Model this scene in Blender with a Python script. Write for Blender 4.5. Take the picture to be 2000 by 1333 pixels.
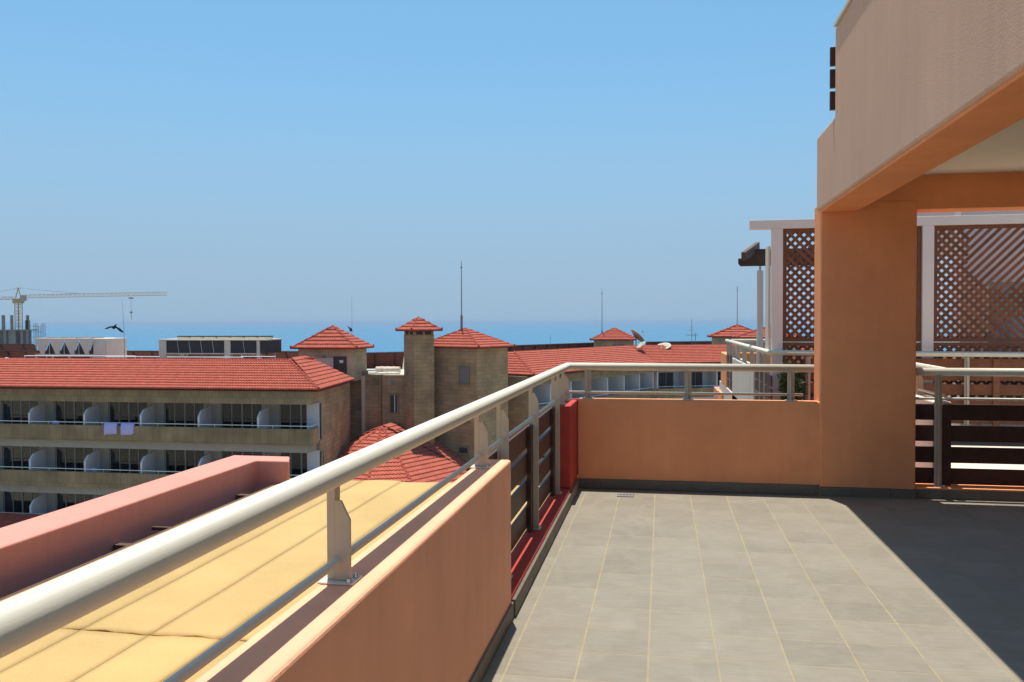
import bpy, bmesh, math, random
from mathutils import Vector, Matrix
random.seed(7)
for o in list(bpy.data.objects): bpy.data.objects.remove(o)
scene = bpy.context.scene
COL = scene.collection
rad = math.radians

# ---------------------------------------------------------------- camera
FPX, PITCH, YAW, ROLL, CAMH = 1666.6, .0215, .174, -.0035, 1.62
CF = Vector((-math.sin(YAW)*math.cos(PITCH), math.cos(YAW)*math.cos(PITCH), -math.sin(PITCH)))
cr = Vector((math.cos(YAW), math.sin(YAW), 0)); cu = cr.cross(CF)
CR = cr*math.cos(ROLL)+cu*math.sin(ROLL); CU = -cr*math.sin(ROLL)+cu*math.cos(ROLL)
CAM = Vector((0, 0, CAMH))
cd = bpy.data.cameras.new('camera'); co = bpy.data.objects.new('camera', cd); COL.objects.link(co)
cd.sensor_fit = 'HORIZONTAL'; cd.sensor_width = 36; cd.lens = 36*FPX/2000; cd.clip_start = .05; cd.clip_end = 120000
mw = Matrix.Identity(4)
for i, a in enumerate((CR, CU, -CF)):
    for k in range(3): mw[k][i] = a[k]
mw.translation = CAM; co.matrix_world = mw
scene.camera = co
# ---------------------------------------------------------------- sky, sun, exposure
SUN = Vector((-.066, .178, 1)).normalized()
elev = math.asin(SUN.z); azim = math.atan2(SUN.x, SUN.y)
w = bpy.data.worlds.new('World'); scene.world = w; w.use_nodes = True
nt = w.node_tree; nt.nodes.clear()
sk = nt.nodes.new('ShaderNodeTexSky'); sk.sky_type = 'NISHITA'; sk.sun_disc = False
sk.sun_elevation = elev; sk.sun_rotation = azim; sk.altitude = 0; sk.air_density = 1.0; sk.dust_density = .3; sk.ozone_density = 4.0
bg = nt.nodes.new('ShaderNodeBackground'); bg.inputs['Strength'].default_value = .125
wo = nt.nodes.new('ShaderNodeOutputWorld')
# dusty summer air: the sky colour is looked up a little above the true horizon and greys into a haze band all round
EXPO = .35
tc = nt.nodes.new('ShaderNodeTexCoord'); sx = nt.nodes.new('ShaderNodeSeparateXYZ'); nt.links.new(tc.outputs['Generated'], sx.inputs[0])
lift = nt.nodes.new('ShaderNodeMapRange'); lift.inputs[3].default_value = .17; lift.inputs[4].default_value = 1.; nt.links.new(sx.outputs[2], lift.inputs[0])
cx = nt.nodes.new('ShaderNodeCombineXYZ'); nt.links.new(sx.outputs[0], cx.inputs[0]); nt.links.new(sx.outputs[1], cx.inputs[1]); nt.links.new(lift.outputs[0], cx.inputs[2])
nv = nt.nodes.new('ShaderNodeVectorMath'); nv.operation = 'NORMALIZE'; nt.links.new(cx.outputs[0], nv.inputs[0]); nt.links.new(nv.outputs[0], sk.inputs[0])
hz = nt.nodes.new('ShaderNodeValToRGB'); hz.color_ramp.interpolation = 'EASE'
hz.color_ramp.elements[0].position = 0; hz.color_ramp.elements[0].color = (1, 1, 1, 1); hz.color_ramp.elements[1].position = .33; hz.color_ramp.elements[1].color = (0, 0, 0, 1)
nt.links.new(sx.outputs[2], hz.inputs[0])
mxw = nt.nodes.new('ShaderNodeMix'); mxw.data_type = 'RGBA'; nt.links.new(hz.outputs[0], mxw.inputs[0]); tn = nt.nodes.new('ShaderNodeVectorMath'); tn.operation = 'MULTIPLY'; tn.inputs[1].default_value = (.93, 1.2, 1.07); nt.links.new(sk.outputs[0], tn.inputs[0]); nt.links.new(tn.outputs[0], mxw.inputs[6]); mxw.inputs[7].default_value = (2.2, 3.12, 4.08, 1)
nt.links.new(mxw.outputs[2], bg.inputs[0]); nt.links.new(bg.outputs[0], wo.inputs[0])
sl = bpy.data.lights.new('sun', 'SUN'); sl.energy = 5.0; sl.angle = rad(.53); sl.color = (1, .95, .86)
so = bpy.data.objects.new('sun', sl); COL.objects.link(so); so.rotation_euler = SUN.to_track_quat('Z', 'Y').to_euler(); so.location = (0, 0, 60)
vs = scene.view_settings; vs.view_transform = 'Standard'; vs.look = 'None'; vs.exposure = EXPO; vs.gamma = 1; vs.use_curve_mapping = False
scene.render.engine = 'CYCLES'

# ---------------------------------------------------------------- pixel -> direction helpers (2000 px photograph)
def ray(x, y): return CF+CR*((x-1000)/FPX)-CU*((y-666.5)/FPX)
def pz(x, y, z): d = ray(x, y); return CAM+d*((z-CAMH)/d.z)
def px(x, y, X): d = ray(x, y); return CAM+d*(X/d.x)
def py(x, y, Y): d = ray(x, y); return CAM+d*(Y/d.y)

# ---------------------------------------------------------------- materials
def mat(name, base, rough=.7, var=.0, vscale=3., bump=0., bscale=60., spec=.3, metal=0., var2=None, rnd=0., streak=0., detail=4.):
    m = bpy.data.materials.new(name); m.use_nodes = True; t = m.node_tree; n = t.nodes; L = t.links
    b = n['Principled BSDF']; b.inputs['Roughness'].default_value = rough; b.inputs['Metallic'].default_value = metal
    b.inputs['Specular IOR Level'].default_value = spec
    col = n.new('ShaderNodeRGB'); col.outputs[0].default_value = (*base, 1); out = col.outputs[0]
    geo = n.new('ShaderNodeNewGeometry')
    def mul(src, fac, lo, hi):
        mr = n.new('ShaderNodeMapRange'); mr.inputs[1].default_value = .25; mr.inputs[2].default_value = .75
        mr.inputs[3].default_value = lo; mr.inputs[4].default_value = hi; L.new(fac, mr.inputs[0])
        v = n.new('ShaderNodeVectorMath'); v.operation = 'SCALE'; L.new(src, v.inputs[0]); L.new(mr.outputs[0], v.inputs['Scale']); return v.outputs[0]
    if var:
        no = n.new('ShaderNodeTexNoise'); no.inputs['Scale'].default_value = vscale; no.inputs['Detail'].default_value = detail; no.inputs['Roughness'].default_value = .6
        L.new(geo.outputs['Position'], no.inputs['Vector']); out = mul(out, no.outputs['Fac'], 1-var, 1+var)
    if streak:
        mp = n.new('ShaderNodeMapping'); mp.inputs['Scale'].default_value = (9, 9, .5); L.new(geo.outputs['Position'], mp.inputs['Vector'])
        no = n.new('ShaderNodeTexNoise'); no.inputs['Scale'].default_value = 1.3; no.inputs['Detail'].default_value = 5; L.new(mp.outputs[0], no.inputs['Vector'])
        out = mul(out, no.outputs['Fac'], 1-streak, 1+streak*.5)
    if rnd:
        oi = n.new('ShaderNodeObjectInfo'); mr = n.new('ShaderNodeMapRange'); mr.inputs[3].default_value = 1-rnd; mr.inputs[4].default_value = 1+rnd
        L.new(oi.outputs['Random'], mr.inputs[0]); v = n.new('ShaderNodeVectorMath'); v.operation = 'SCALE'; L.new(out, v.inputs[0]); L.new(mr.outputs[0], v.inputs['Scale']); out = v.outputs[0]
    L.new(out, b.inputs['Base Color'])
    if bump:
        no = n.new('ShaderNodeTexNoise'); no.inputs['Scale'].default_value = bscale; no.inputs['Detail'].default_value = 5
        L.new(geo.outputs['Position'], no.inputs['Vector']); bp = n.new('ShaderNodeBump'); bp.inputs['Strength'].default_value = bump; bp.inputs['Distance'].default_value = .01
        L.new(no.outputs['Fac'], bp.inputs['Height']); L.new(bp.outputs[0], b.inputs['Normal'])
    return m

def stone_mat(name, c1, c2, mortar, bw, bh, joint=.012):
    """coursed limestone on vertical walls: u runs along the wall, v is height"""
    m = bpy.data.materials.new(name); m.use_nodes = True; t = m.node_tree; n = t.nodes; L = t.links; b = n['Principled BSDF']
    b.inputs['Roughness'].default_value = .85; b.inputs['Specular IOR Level'].default_value = .15
    g = n.new('ShaderNodeNewGeometry'); cr_ = n.new('ShaderNodeVectorMath'); cr_.operation = 'CROSS_PRODUCT'; cr_.inputs[0].default_value = (0, 0, 1); L.new(g.outputs['True Normal'], cr_.inputs[1])
    dt = n.new('ShaderNodeVectorMath'); dt.operation = 'DOT_PRODUCT'; L.new(g.outputs['Position'], dt.inputs[0]); L.new(cr_.outputs[0], dt.inputs[1])
    sp = n.new('ShaderNodeSeparateXYZ'); L.new(g.outputs['Position'], sp.inputs[0])
    cb = n.new('ShaderNodeCombineXYZ'); L.new(dt.outputs['Value'], cb.inputs[0]); L.new(sp.outputs['Z'], cb.inputs[1])
    br = n.new('ShaderNodeTexBrick'); L.new(cb.outputs[0], br.inputs['Vector']); br.inputs['Scale'].default_value = 1
    br.inputs['Color1'].default_value = (*c1, 1); br.inputs['Color2'].default_value = (*c2, 1); br.inputs['Mortar'].default_value = (*mortar, 1)
    br.inputs['Brick Width'].default_value = bw; br.inputs['Row Height'].default_value = bh; br.inputs['Mortar Size'].default_value = joint; br.inputs['Bias'].default_value = 0
    no = n.new('ShaderNodeTexNoise'); no.inputs['Scale'].default_value = .8; no.inputs['Detail'].default_value = 6; L.new(g.outputs['Position'], no.inputs['Vector'])
    mr = n.new('ShaderNodeMapRange'); mr.inputs[1].default_value = .3; mr.inputs[2].default_value = .7; mr.inputs[3].default_value = .72; mr.inputs[4].default_value = 1.18; L.new(no.outputs['Fac'], mr.inputs[0])
    v = n.new('ShaderNodeVectorMath'); v.operation = 'SCALE'; L.new(br.outputs['Color'], v.inputs[0]); L.new(mr.outputs[0], v.inputs['Scale']); L.new(v.outputs[0], b.inputs['Base Color'])
    bp = n.new('ShaderNodeBump'); bp.inputs['Strength'].default_value = .4; bp.inputs['Distance'].default_value = .02; bp.invert = True; L.new(br.outputs['Fac'], bp.inputs['Height']); L.new(bp.outputs[0], b.inputs['Normal'])
    return m

PEACH = mat('peach_plaster', (.85, .34, .15), .85, .13, 1.3, .16, 90, .15, streak=.035)
PINK = mat('pink_plaster', (.62, .255, .20), .85, .07, 1.0, .25, 100, .15, streak=.06)
PALEP = mat('pale_pink_plaster', (.80, .62, .55), .85, .05, 1.2, .2, 100, .15)
SALMON = mat('salmon_plaster', (.84, .42, .26), .85, .11, 1.4, .16, 90, .15, streak=.05)
SKYLIT = mat('skylit_peach_plaster', (.63, .40, .275), .85, .07, .9, .16, 90, .15, streak=.06)  # paler copy of the peach: open-sky light put into the colour
CREAM = mat('cream_plaster', (.66, .56, .45), .85, .06, 2, .2, 90, .15, streak=.06)
RED = mat('red_plaster', (.46, .06, .042), .8, .08, 3, .25, 110, .2, streak=.06)
WHITEC = mat('ceiling_paint', (.72, .68, .58), .9, .03, 1)
ALU = mat('champagne_metal', (.62, .575, .47), .45, .04, 6, .05, 300, .4, .0)
ALUD = mat('bracket_metal', (.50, .42, .32), .5, .06, 8, .08, 200, .4, .0)
STEEL = mat('bolt_steel', (.6, .6, .6), .3, 0, 1, 0, 1, .5, .9)
WOOD = mat('dark_stained_wood', (.060, .022, .012), .5, .25, 14, .2, 80, .4, rnd=.15)
LATW = mat('lattice_wood', (.19, .072, .035), .65, .2, 10, .2, 80, .3, rnd=.2)
BEAMW = mat('pergola_wood', (.10, .055, .038), .65, .25, 9, .2, 60, .3, rnd=.15)
FRAME = mat('off_white_frame', (.72, .63, .57), .6, .04, 4, .05, 100)
GROUT = mat('cream_grout', (.29, .248, .165), .9, .12, 6, .2, 200, .1)
SKIRT = mat('skirting_tile_grey', (.15, .125, .098), .6, .12, 5, .1, 120, .3, rnd=.06)
ROOFT = mat('clay_roof_tile', (.41, .102, .064), .8, .26, 3.2, 0, 1, .2, detail=8.)
CAPT = mat('clay_ridge_cap', (.30, .058, .038), .8, .2, 3, 0, 1, .2)
STONE = stone_mat('limestone_blocks', (.43, .29, .155), (.34, .245, .14), (.26, .185, .105), .75, .26)
STONEL = stone_mat('limestone_panels', (.30, .225, .125), (.25, .19, .105), (.18, .135, .08), .42, 1.3, .012)
STONEY = stone_mat('yellow_limestone', (.50, .41, .25), (.45, .37, .235), (.36, .29, .18), .8, .3)
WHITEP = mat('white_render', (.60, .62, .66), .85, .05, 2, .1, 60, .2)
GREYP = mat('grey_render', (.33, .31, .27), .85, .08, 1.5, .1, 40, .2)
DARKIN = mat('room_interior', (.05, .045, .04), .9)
CURT = mat('curtain_cloth', (.16, .15, .13), .9, .2, 3, rnd=.5)
WFRAME = mat('window_frame_paint', (.30, .28, .24), .5)
DOORM = mat('brown_door_paint', (.06, .045, .035), .5)
CHILL = mat('chiller_casing', (.74, .66, .52), .5, .06, 2, streak=.08)
COIL = mat('chiller_coil', (.05, .048, .045), .7, .3, 20)
BLUEM = mat('blue_motor_paint', (.03, .06, .25), .5)
WPAINT = mat('white_rail_paint', (.75, .75, .72), .5)
MANS = mat('brown_boarding', (.15, .05, .035), .8, .25, 3, streak=.2)
RIBW = mat('dark_rafter_wood', (.07, .03, .02), .8)
DECK = mat('roof_deck', (.5, .46, .38), .9, .2, 1.2)
CONC = mat('raw_concrete', (.20, .19, .175), .9, .15, .4)
CRANEY = mat('crane_paint', (.42, .30, .12), .6, .15, .5)
CRANEW = mat('crane_pale_paint', (.36, .33, .27), .6)
GREYM = mat('grey_metal', (.22, .22, .22), .5, 0, 1, 0, 1, .5, .4)
BLACK = mat('black_ripstop', (.012, .010, .014), .8)
TOWEL = mat('lilac_towel', (.46, .45, .80), .95, .06, 12, .3, 150, .1)
DISH = mat('dish_paint', (.42, .39, .30), .6)
LEAF = mat('feathery_leaf', (.055, .105, .03), .6, .35, 6, 0, 1, .3, rnd=.1)
BARK = mat('shrub_bark', (.12, .08, .05), .9)
GROUND = mat('dry_ground', (.26, .22, .16), .95, .2, .05)

def water_mat():
    m = bpy.data.materials.new('sea_water'); m.use_nodes = True; t = m.node_tree; n = t.nodes; L = t.links; b = n['Principled BSDF']
    b.inputs['Base Color'].default_value = (.035, .16, .27, 1); b.inputs['Roughness'].default_value = .25; b.inputs['IOR'].default_value = 1.33
    g = n.new('ShaderNodeNewGeometry'); mp = n.new('ShaderNodeMapping'); mp.inputs['Scale'].default_value = (.05, .12, 1); L.new(g.outputs['Position'], mp.inputs[0])
    no = n.new('ShaderNodeTexNoise'); no.inputs['Scale'].default_value = 1; no.inputs['Detail'].default_value = 8; L.new(mp.outputs[0], no.inputs[0])
    bp = n.new('ShaderNodeBump'); bp.inputs['Strength'].default_value = 1; bp.inputs['Distance'].default_value = 2.5; L.new(no.outputs[0], bp.inputs['Height']); L.new(bp.outputs[0], b.inputs['Normal'])
    return m
SEA = water_mat()

def glass_mat(nm, tint):
    m = bpy.data.materials.new(nm); m.use_nodes = True; t = m.node_tree; n = t.nodes; L = t.links; n.remove(n['Principled BSDF'])
    tr = n.new('ShaderNodeBsdfTransparent'); tr.inputs[0].default_value = (*tint, 1); gl = n.new('ShaderNodeBsdfGlossy'); gl.inputs['Roughness'].default_value = .03
    fr = n.new('ShaderNodeFresnel'); fr.inputs[0].default_value = 1.5; mx = n.new('ShaderNodeMixShader'); L.new(fr.outputs[0], mx.inputs[0]); L.new(tr.outputs[0], mx.inputs[1]); L.new(gl.outputs[0], mx.inputs[2])
    L.new(mx.outputs[0], n['Material Output'].inputs[0]); return m
GLASS = glass_mat('window_glass', (.42, .43, .42)); CLEARG = glass_mat('clear_glass', (.9, .92, .92))

def tile_mat():
    m = mat('grey_porcelain_tile', (.222, .195, .150), .55, .08, 3., .06, 90, .3, rnd=.075)
    t = m.node_tree; n = t.nodes; L = t.links; b = n['Principled BSDF']; src = b.inputs['Base Color'].links[0].from_socket
    g = n.new('ShaderNodeNewGeometry')
    # dried mop swirls and dusty patches
    wv = n.new('ShaderNodeTexNoise'); wv.inputs['Scale'].default_value = 2.2; wv.inputs['Detail'].default_value = 7; wv.inputs['Distortion'].default_value = 2.5; wv.inputs['Roughness'].default_value = .65
    mp = n.new('ShaderNodeMapping'); mp.inputs['Scale'].default_value = (1, .55, 1); L.new(g.outputs['Position'], mp.inputs[0]); L.new(mp.outputs[0], wv.inputs[0])
    rp = n.new('ShaderNodeValToRGB'); rp.color_ramp.elements[0].position = .44; rp.color_ramp.elements[1].position = .72; L.new(wv.outputs[0], rp.inputs[0])
    mt = n.new('ShaderNodeMath'); mt.operation = 'MULTIPLY'; mt.inputs[1].default_value = .42; L.new(rp.outputs[0], mt.inputs[0])
    mx = n.new('ShaderNodeMix'); mx.data_type = 'RGBA'; L.new(mt.outputs[0], mx.inputs[0]); L.new(src, mx.inputs[6]); mx.inputs[7].default_value = (.285, .262, .215, 1)
    sn = n.new('ShaderNodeTexNoise'); sn.inputs['Scale'].default_value = 7; sn.inputs['Detail'].default_value = 3
    m3 = n.new('ShaderNodeMapping'); m3.inputs['Scale'].default_value = (1, 6, 1); L.new(g.outputs['Position'], m3.inputs[0]); L.new(m3.outputs[0], sn.inputs[0])
    mr = n.new('ShaderNodeMapRange'); mr.inputs[1].default_value = .3; mr.inputs[2].default_value = .7; mr.inputs[3].default_value = .93; mr.inputs[4].default_value = 1.07; L.new(sn.outputs[0], mr.inputs[0])
    v = n.new('ShaderNodeVectorMath'); v.operation = 'SCALE'; L.new(mx.outputs[2], v.inputs[0]); L.new(mr.outputs[0], v.inputs['Scale']); L.new(v.outputs[0], b.inputs['Base Color'])
    return m
TILE = tile_mat()

def cloth_mat():
    m = mat('golden_shade_cloth', (.47, .31, .115), .75, .10, .9, .35, 500, .25, rnd=.12)
    t = m.node_tree; n = t.nodes; L = t.links; b = n['Principled BSDF']; src = b.inputs['Base Color'].links[0].from_socket
    g = n.new('ShaderNodeNewGeometry'); vo = n.new('ShaderNodeTexNoise'); vo.inputs['Scale'].default_value = 90; vo.inputs['Detail'].default_value = 3; L.new(g.outputs['Position'], vo.inputs[0])
    rp = n.new('ShaderNodeValToRGB'); rp.color_ramp.elements[0].position = .60; rp.color_ramp.elements[1].position = .74; L.new(vo.outputs[0], rp.inputs[0])
    mx = n.new('ShaderNodeMix'); mx.data_type = 'RGBA'; L.new(rp.outputs[0], mx.inputs[0]); L.new(src, mx.inputs[6]); mx.inputs[7].default_value = (.60, .45, .24, 1); L.new(mx.outputs[2], b.inputs['Base Color'])
    return m
CLOTH = cloth_mat()
HEM = mat('cloth_hem', (.34, .18, .045), .8, .2, 20)

# ---------------------------------------------------------------- mesh helpers
WLD = {}
class MB:
    def __init__(s): s.v = []; s.f = []
    def add(s, vs_, fs):
        k = len(s.v); s.v += [tuple(p) for p in vs_]; s.f += [tuple(i+k for i in q) for q in fs]; return s
    def box(s, x0, x1, y0, y1, z0, z1):
        return s.add([(x0, y0, z0), (x1, y0, z0), (x1, y1, z0), (x0, y1, z0), (x0, y0, z1), (x1, y0, z1), (x1, y1, z1), (x0, y1, z1)],
                     [(3, 2, 1, 0), (4, 5, 6, 7), (0, 1, 5, 4), (1, 2, 6, 5), (2, 3, 7, 6), (3, 0, 4, 7)])
    def bar(s, a, b, wd, ht, up=(0, 0, 1)):
        a = Vector(a); b = Vector(b); d = (b-a).normalized(); up = Vector(up)
        if abs(d.dot(up)) > .99: up = Vector((0, 1, 0))
        sd = d.cross(up).normalized(); u = sd.cross(d)
        pts = []
        for p in (a, b):
            for i, j in ((-1, -1), (1, -1), (1, 1), (-1, 1)): pts.append(p+sd*(wd/2*i)+u*(ht/2*j))
        return s.add(pts, [(3, 2, 1, 0), (4, 5, 6, 7), (0, 1, 5, 4), (1, 2, 6, 5), (2, 3, 7, 6), (3, 0, 4, 7)])
    def prism(s, poly, ext):
        n = len(poly); e = Vector(ext); P = [Vector(p) for p in poly]
        s.add(P+[p+e for p in P], [tuple(range(n))[::-1], tuple(range(n, 2*n))]+[(i, (i+1) % n, (i+1) % n+n, i+n) for i in range(n)]); return s
    def cyl(s, a, b, r0, r1=None, n=12):
        r1 = r0 if r1 is None else r1; a = Vector(a); b = Vector(b); d = (b-a).normalized()
        up = Vector((0, 0, 1)) if abs(d.z) < .99 else Vector((0, 1, 0)); sd = d.cross(up).normalized(); u = sd.cross(d); P = []
        for p, r in ((a, r0), (b, r1)):
            for i in range(n): t = 2*math.pi*i/n; P.append(p+sd*(r*math.cos(t))+u*(r*math.sin(t)))
        return s.add(P, [(i, (i+1) % n, n+(i+1) % n, n+i) for i in range(n)]+[tuple(range(n))[::-1], tuple(range(n, 2*n))])
    def tube(s, path, r, n=16):
        """tube along a polyline, mitred at the bends"""
        p = [Vector(q) for q in path]; rings = []
        for i, q in enumerate(p):
            d0 = (q-p[i-1]).normalized() if i else None; d1 = (p[i+1]-q).normalized() if i < len(p)-1 else None
            d0 = d0 or d1; d1 = d1 or d0; t = (d0+d1).normalized(); k = 1/max(.3, t.dot(d0))
            up = Vector((0, 0, 1)); sd = t.cross(up).normalized(); u = sd.cross(t).normalized()
            rings.append([q+sd*(r*k*math.cos(2*math.pi*j/n))+u*(r*math.sin(2*math.pi*j/n)) for j in range(n)])
        P = [v for g in rings for v in g]; F = []
        for i in range(len(p)-1): F += [(i*n+j, i*n+(j+1) % n, (i+1)*n+(j+1) % n, (i+1)*n+j) for j in range(n)]
        F += [tuple(range(n))[::-1], tuple(range((len(p)-1)*n, len(p)*n))]
        return s.add(P, F)
    def mesh(s, name, m):
        me = bpy.data.meshes.new(name); me.from_pydata(s.v, [], s.f); me.materials.append(m)
        bm = bmesh.new(); bm.from_mesh(me); bmesh.ops.recalc_face_normals(bm, faces=bm.faces); bm.to_mesh(me); bm.free(); return me
    def build(s, name, m, parent=None, smooth=False, bevel=0, seg=2):
        me = s.mesh(name, m); o = inst(name, me, parent)
        if smooth:
            for p in me.polygons: p.use_smooth = len(p.vertices) == 4
        if bevel:
            b = o.modifiers.new('bevel', 'BEVEL'); b.width = bevel; b.segments = seg; b.limit_method = 'ANGLE'; b.angle_limit = rad(40); b.harden_normals = False
        return o
def inst(name, me, parent=None, loc=(0, 0, 0), rz=0):
    o = bpy.data.objects.new(name, me); COL.objects.link(o); o.location = loc; o.rotation_euler = (0, 0, rz)
    W = Matrix.Translation(loc) @ Matrix.Rotation(rz, 4, 'Z'); WLD[o] = W
    if parent is not None: o.parent = parent; o.matrix_parent_inverse = WLD[parent].inverted()
    return o
def tag(o, label, cat=None, group=None, kind=None):
    o['label'] = label
    if cat: o['category'] = cat
    if group: o['group'] = group
    if kind: o['kind'] = kind
    return o
def thing(name, label, cat, loc=(0, 0, 0), group=None):
    o = inst(name, None, None, loc); o.empty_display_size = .2; return tag(o, label, cat, group)
def B(*a): return MB().box(*a)

# roof tiles: wavy courses laid on a quad (eave left, eave right, top right, top left as seen from outside)
def tiles(name, e0, e1, t1, t0, parent, pitch=.17, course=.36, amp=.05, m=None):
    e0, e1, t0, t1 = map(Vector, (e0, e1, t0, t1)); U = (e1-e0).normalized(); nrm = U.cross(((t0+t1)/2-(e0+e1)/2)).normalized()
    if nrm.z < 0: nrm = -nrm
    V = nrm.cross(U).normalized()
    if V.z < 0: V = -V
    Ls = (t0-e0).dot(V); n = max(2, round(Ls/course)); mb = MB()
    ul = lambda v: (e0.lerp(t0, v)-e0).dot(U); ur = lambda v: (e1.lerp(t1, v)-e0).dot(U)
    us = min(0, ul(1)); ue = max(ur(0), ur(1)); k = max(2, int((ue-us)/(pitch/6)))
    prof = [0, .55, 1, 1, .55, 0]
    for j in range(n):
        v0, v1 = j/n, min(1., (j+1)/n+.01)
        jit = random.uniform(-.006, .006)
        rows = []
        for v, hh, amp_ in ((v0, -.02, .30*amp), (v0, .066+jit, amp), (v1, .0, amp)):
            a, b = ul(v), ur(v); row = []
            for i in range(k+1):
                u = us+(ue-us)*i/k; uc = min(max(u, a), b); h = hh+amp_*prof[i % 6]
                row.append(e0+U*uc+V*(Ls*v)+nrm*h)
            rows.append(row)
        base = len(mb.v)
        for r_ in rows: mb.v += [tuple(p) for p in r_]
        for q in range(2):
            for i in range(k):
                if (rows[1][i]-rows[1][i+1]).length < 1e-6 and (rows[2][i]-rows[2][i+1]).length < 1e-6: continue
                o = base+q*(k+1)+i; mb.f.append((o, o+1, o+k+2, o+k+1))
    me = bpy.data.meshes.new(name); me.from_pydata(mb.v, [], mb.f); me.materials.append(m or ROOFT)
    ob = inst(name, me, parent); ob['kind'] = 'stuff'; return ob
def hipcap(a, b, parent, r=.11, end=True):
    a = Vector(a); b = Vector(b); n = max(2, int((b-a).length/.36)); mb = MB()
    for i in range(n):
        p = a.lerp(b, i/n); q = a.lerp(b, (i+1.15)/n); mb.cyl(p+Vector((0, 0, .015)), q, r, r*.8, 8)
    if end: mb.bar(a+Vector((0, 0, -.05)), a+Vector((0, 0, .17)), .09, .11)
    return mb.build('hip_cap', CAPT, parent)

# =====================================================================================================
# THE SETTING
# =====================================================================================================
ground = tag(B(-1500, 1500, -600, 420, -17, -14).build('ground', GROUND), 'dry ground below the hotel running to the shore', 'ground', kind='structure')
sea = MB().add([(-40000, 421, -16.5), (40000, 421, -16.5), (40000, 45000, -16.5), (-40000, 45000, -16.5)], [(0, 1, 2, 3)]).build('sea', SEA)
tag(sea, 'hazy blue sea stretching to the horizon', 'sea', kind='structure')

# ---------------------------------------------------------------- our terrace: floor
TX, TW, TY, TH = -.3909, .3265, 4.4959, .33368
floor = tag(B(-.80, 4.6, -4, 8.27, -.25, -.0006).build('terrace_floor', GROUT), 'grey tiled terrace floor with cream grout lines', 'floor', kind='structure')
gx, gy, ch = .0050, .0052, .0004
def tile_mesh(wd, hd):
    mb = MB(); a, b = wd-2*gx, hd-2*gy
    lo = [(0, 0, -.006), (a, 0, -.006), (a, b, -.006), (0, b, -.006)]
    mid = [(0, 0, -ch), (a, 0, -ch), (a, b, -ch), (0, b, -ch)]; hi = [(ch, ch, 0), (a-ch, ch, 0), (a-ch, b-ch, 0), (ch, b-ch, 0)]
    mb.add(lo+mid+hi, [(8, 9, 10, 11)]+[(i, (i+1) % 4, 4+(i+1) % 4, 4+i) for i in range(4)]+[(4+i, 4+(i+1) % 4, 8+(i+1) % 4, 8+i) for i in range(4)])
    return mb
tm = {}
rest = MB(); count = 0
for j in range(-18, 12):
    y0 = TY+j*TH; y1 = y0+TH
    if y0 < -3 or y0 > 8.25: continue
    y1 = min(y1, 8.268)
    for i in range(-2, 15):
        x0 = TX+i*TW; x1 = x0+TW; x0 = max(x0, -.800); x1 = min(x1, 4.59)
        key = (round(x1-x0, 3), round(y1-y0, 3))
        if y0 > 2.4 and x0 < 4.2:
            if key not in tm: tm[key] = tile_mesh(x1-x0, y1-y0).mesh('floor_tile', TILE)
            dz = random.uniform(-.0002, .0004)
            inst('floor_tile', tm[key], floor, (x0+gx, y0+gy, dz)); count += 1
        else:
            q = tile_mesh(x1-x0, y1-y0); rest.add([(p[0]+x0+gx, p[1]+y0+gy, p[2]) for p in q.v], q.f)
r_ = rest.build('floor_tiles_beyond_view', TILE, floor); r_['kind'] = 'stuff'
# drain grate by the back wall
g = MB(); dx, dy = pz(1222, 969, 0).x, pz(1222, 969, 0).y
for k in range(5): g.box(dx-.07+k*.03, dx-.052+k*.03, dy-.05, dy+.05, .0012, .006)
g.box(dx-.08, dx+.08, dy-.06, dy-.048, .001, .007).box(dx-.08, dx+.08, dy+.048, dy+.06, .001, .007)
g.build('drain_grate', GREYM, floor)

def skirting(parent, a, b, face, z1=.085, step=.3333, thick=.012, first=0.):
    """separate skirting tiles from a to b along a wall; face = outward normal"""
    a = Vector(a); b = Vector(b); d = (b-a); L = d.length; d.normalize(); f = Vector(face); s = -first
    while s < L-.02:
        p = a+d*(max(s, 0)+.0015); q = a+d*(min(s+step, L)-.0015)
        mb = MB(); mb.prism([p, q, q+f*thick, p+f*thick], (0, 0, z1+random.uniform(-.001, .001))); mb.build('skirting_tile', SKIRT, parent); s += step

ZT = .872
# near left parapet
pw = B(-.972, -.812, -4, 4.58, -3.3, ZT).build('parapet_wall', SALMON, bevel=.014, seg=3)
tag(pw, 'long salmon rendered parapet with pale sunlit top and bracketed handrail', 'wall')
skirting(pw, (-.812, -1, 0), (-.812, 4.58, 0), (1, 0, 0), z1=.09)
# red kerb under the slatted gap, with red pier at the far end
kb = B(-.972, -.812, 4.582, 8.30, -3.3, .118).build('low_kerb', RED, bevel=.006)
tag(kb, 'low red painted kerb under the slatted railing gap', 'kerb')
skirting(kb, (-.812, 4.585, 0), (-.812, 8.255, 0), (1, 0, 0), z1=.10, thick=.02)
pr_ = MB().box(-.985, -.814, 7.66, 8.44, .119, ZT-.004).build('corner_pier', RED, bevel=.012, seg=3)
tag(pr_, 'deep red rendered pier at the inner corner of the parapets', 'pier')
# back parapet
bw = B(-.812, 1.46, 8.30, 8.46, -3.3, ZT).build('parapet_wall', PEACH, bevel=.014, seg=3)
tag(bw, 'peach rendered parapet between the red pier and the thick column', 'wall')
skirting(bw, (-.80, 8.30, 0), (1.445, 8.30, 0), (0, -1, 0), z1=.098, first=.12)
# right kerb
kr = B(2.285, 4.6, 8.30, 8.52, -3.3, .10).build('low_kerb', PEACH, bevel=.006)
tag(kr, 'low peach kerb under the dark slatted screen right of the column', 'kerb')
skirting(kr, (2.285, 8.30, 0), (4.6, 8.30, 0), (0, -1, 0), z1=.085, first=.1)

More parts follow.
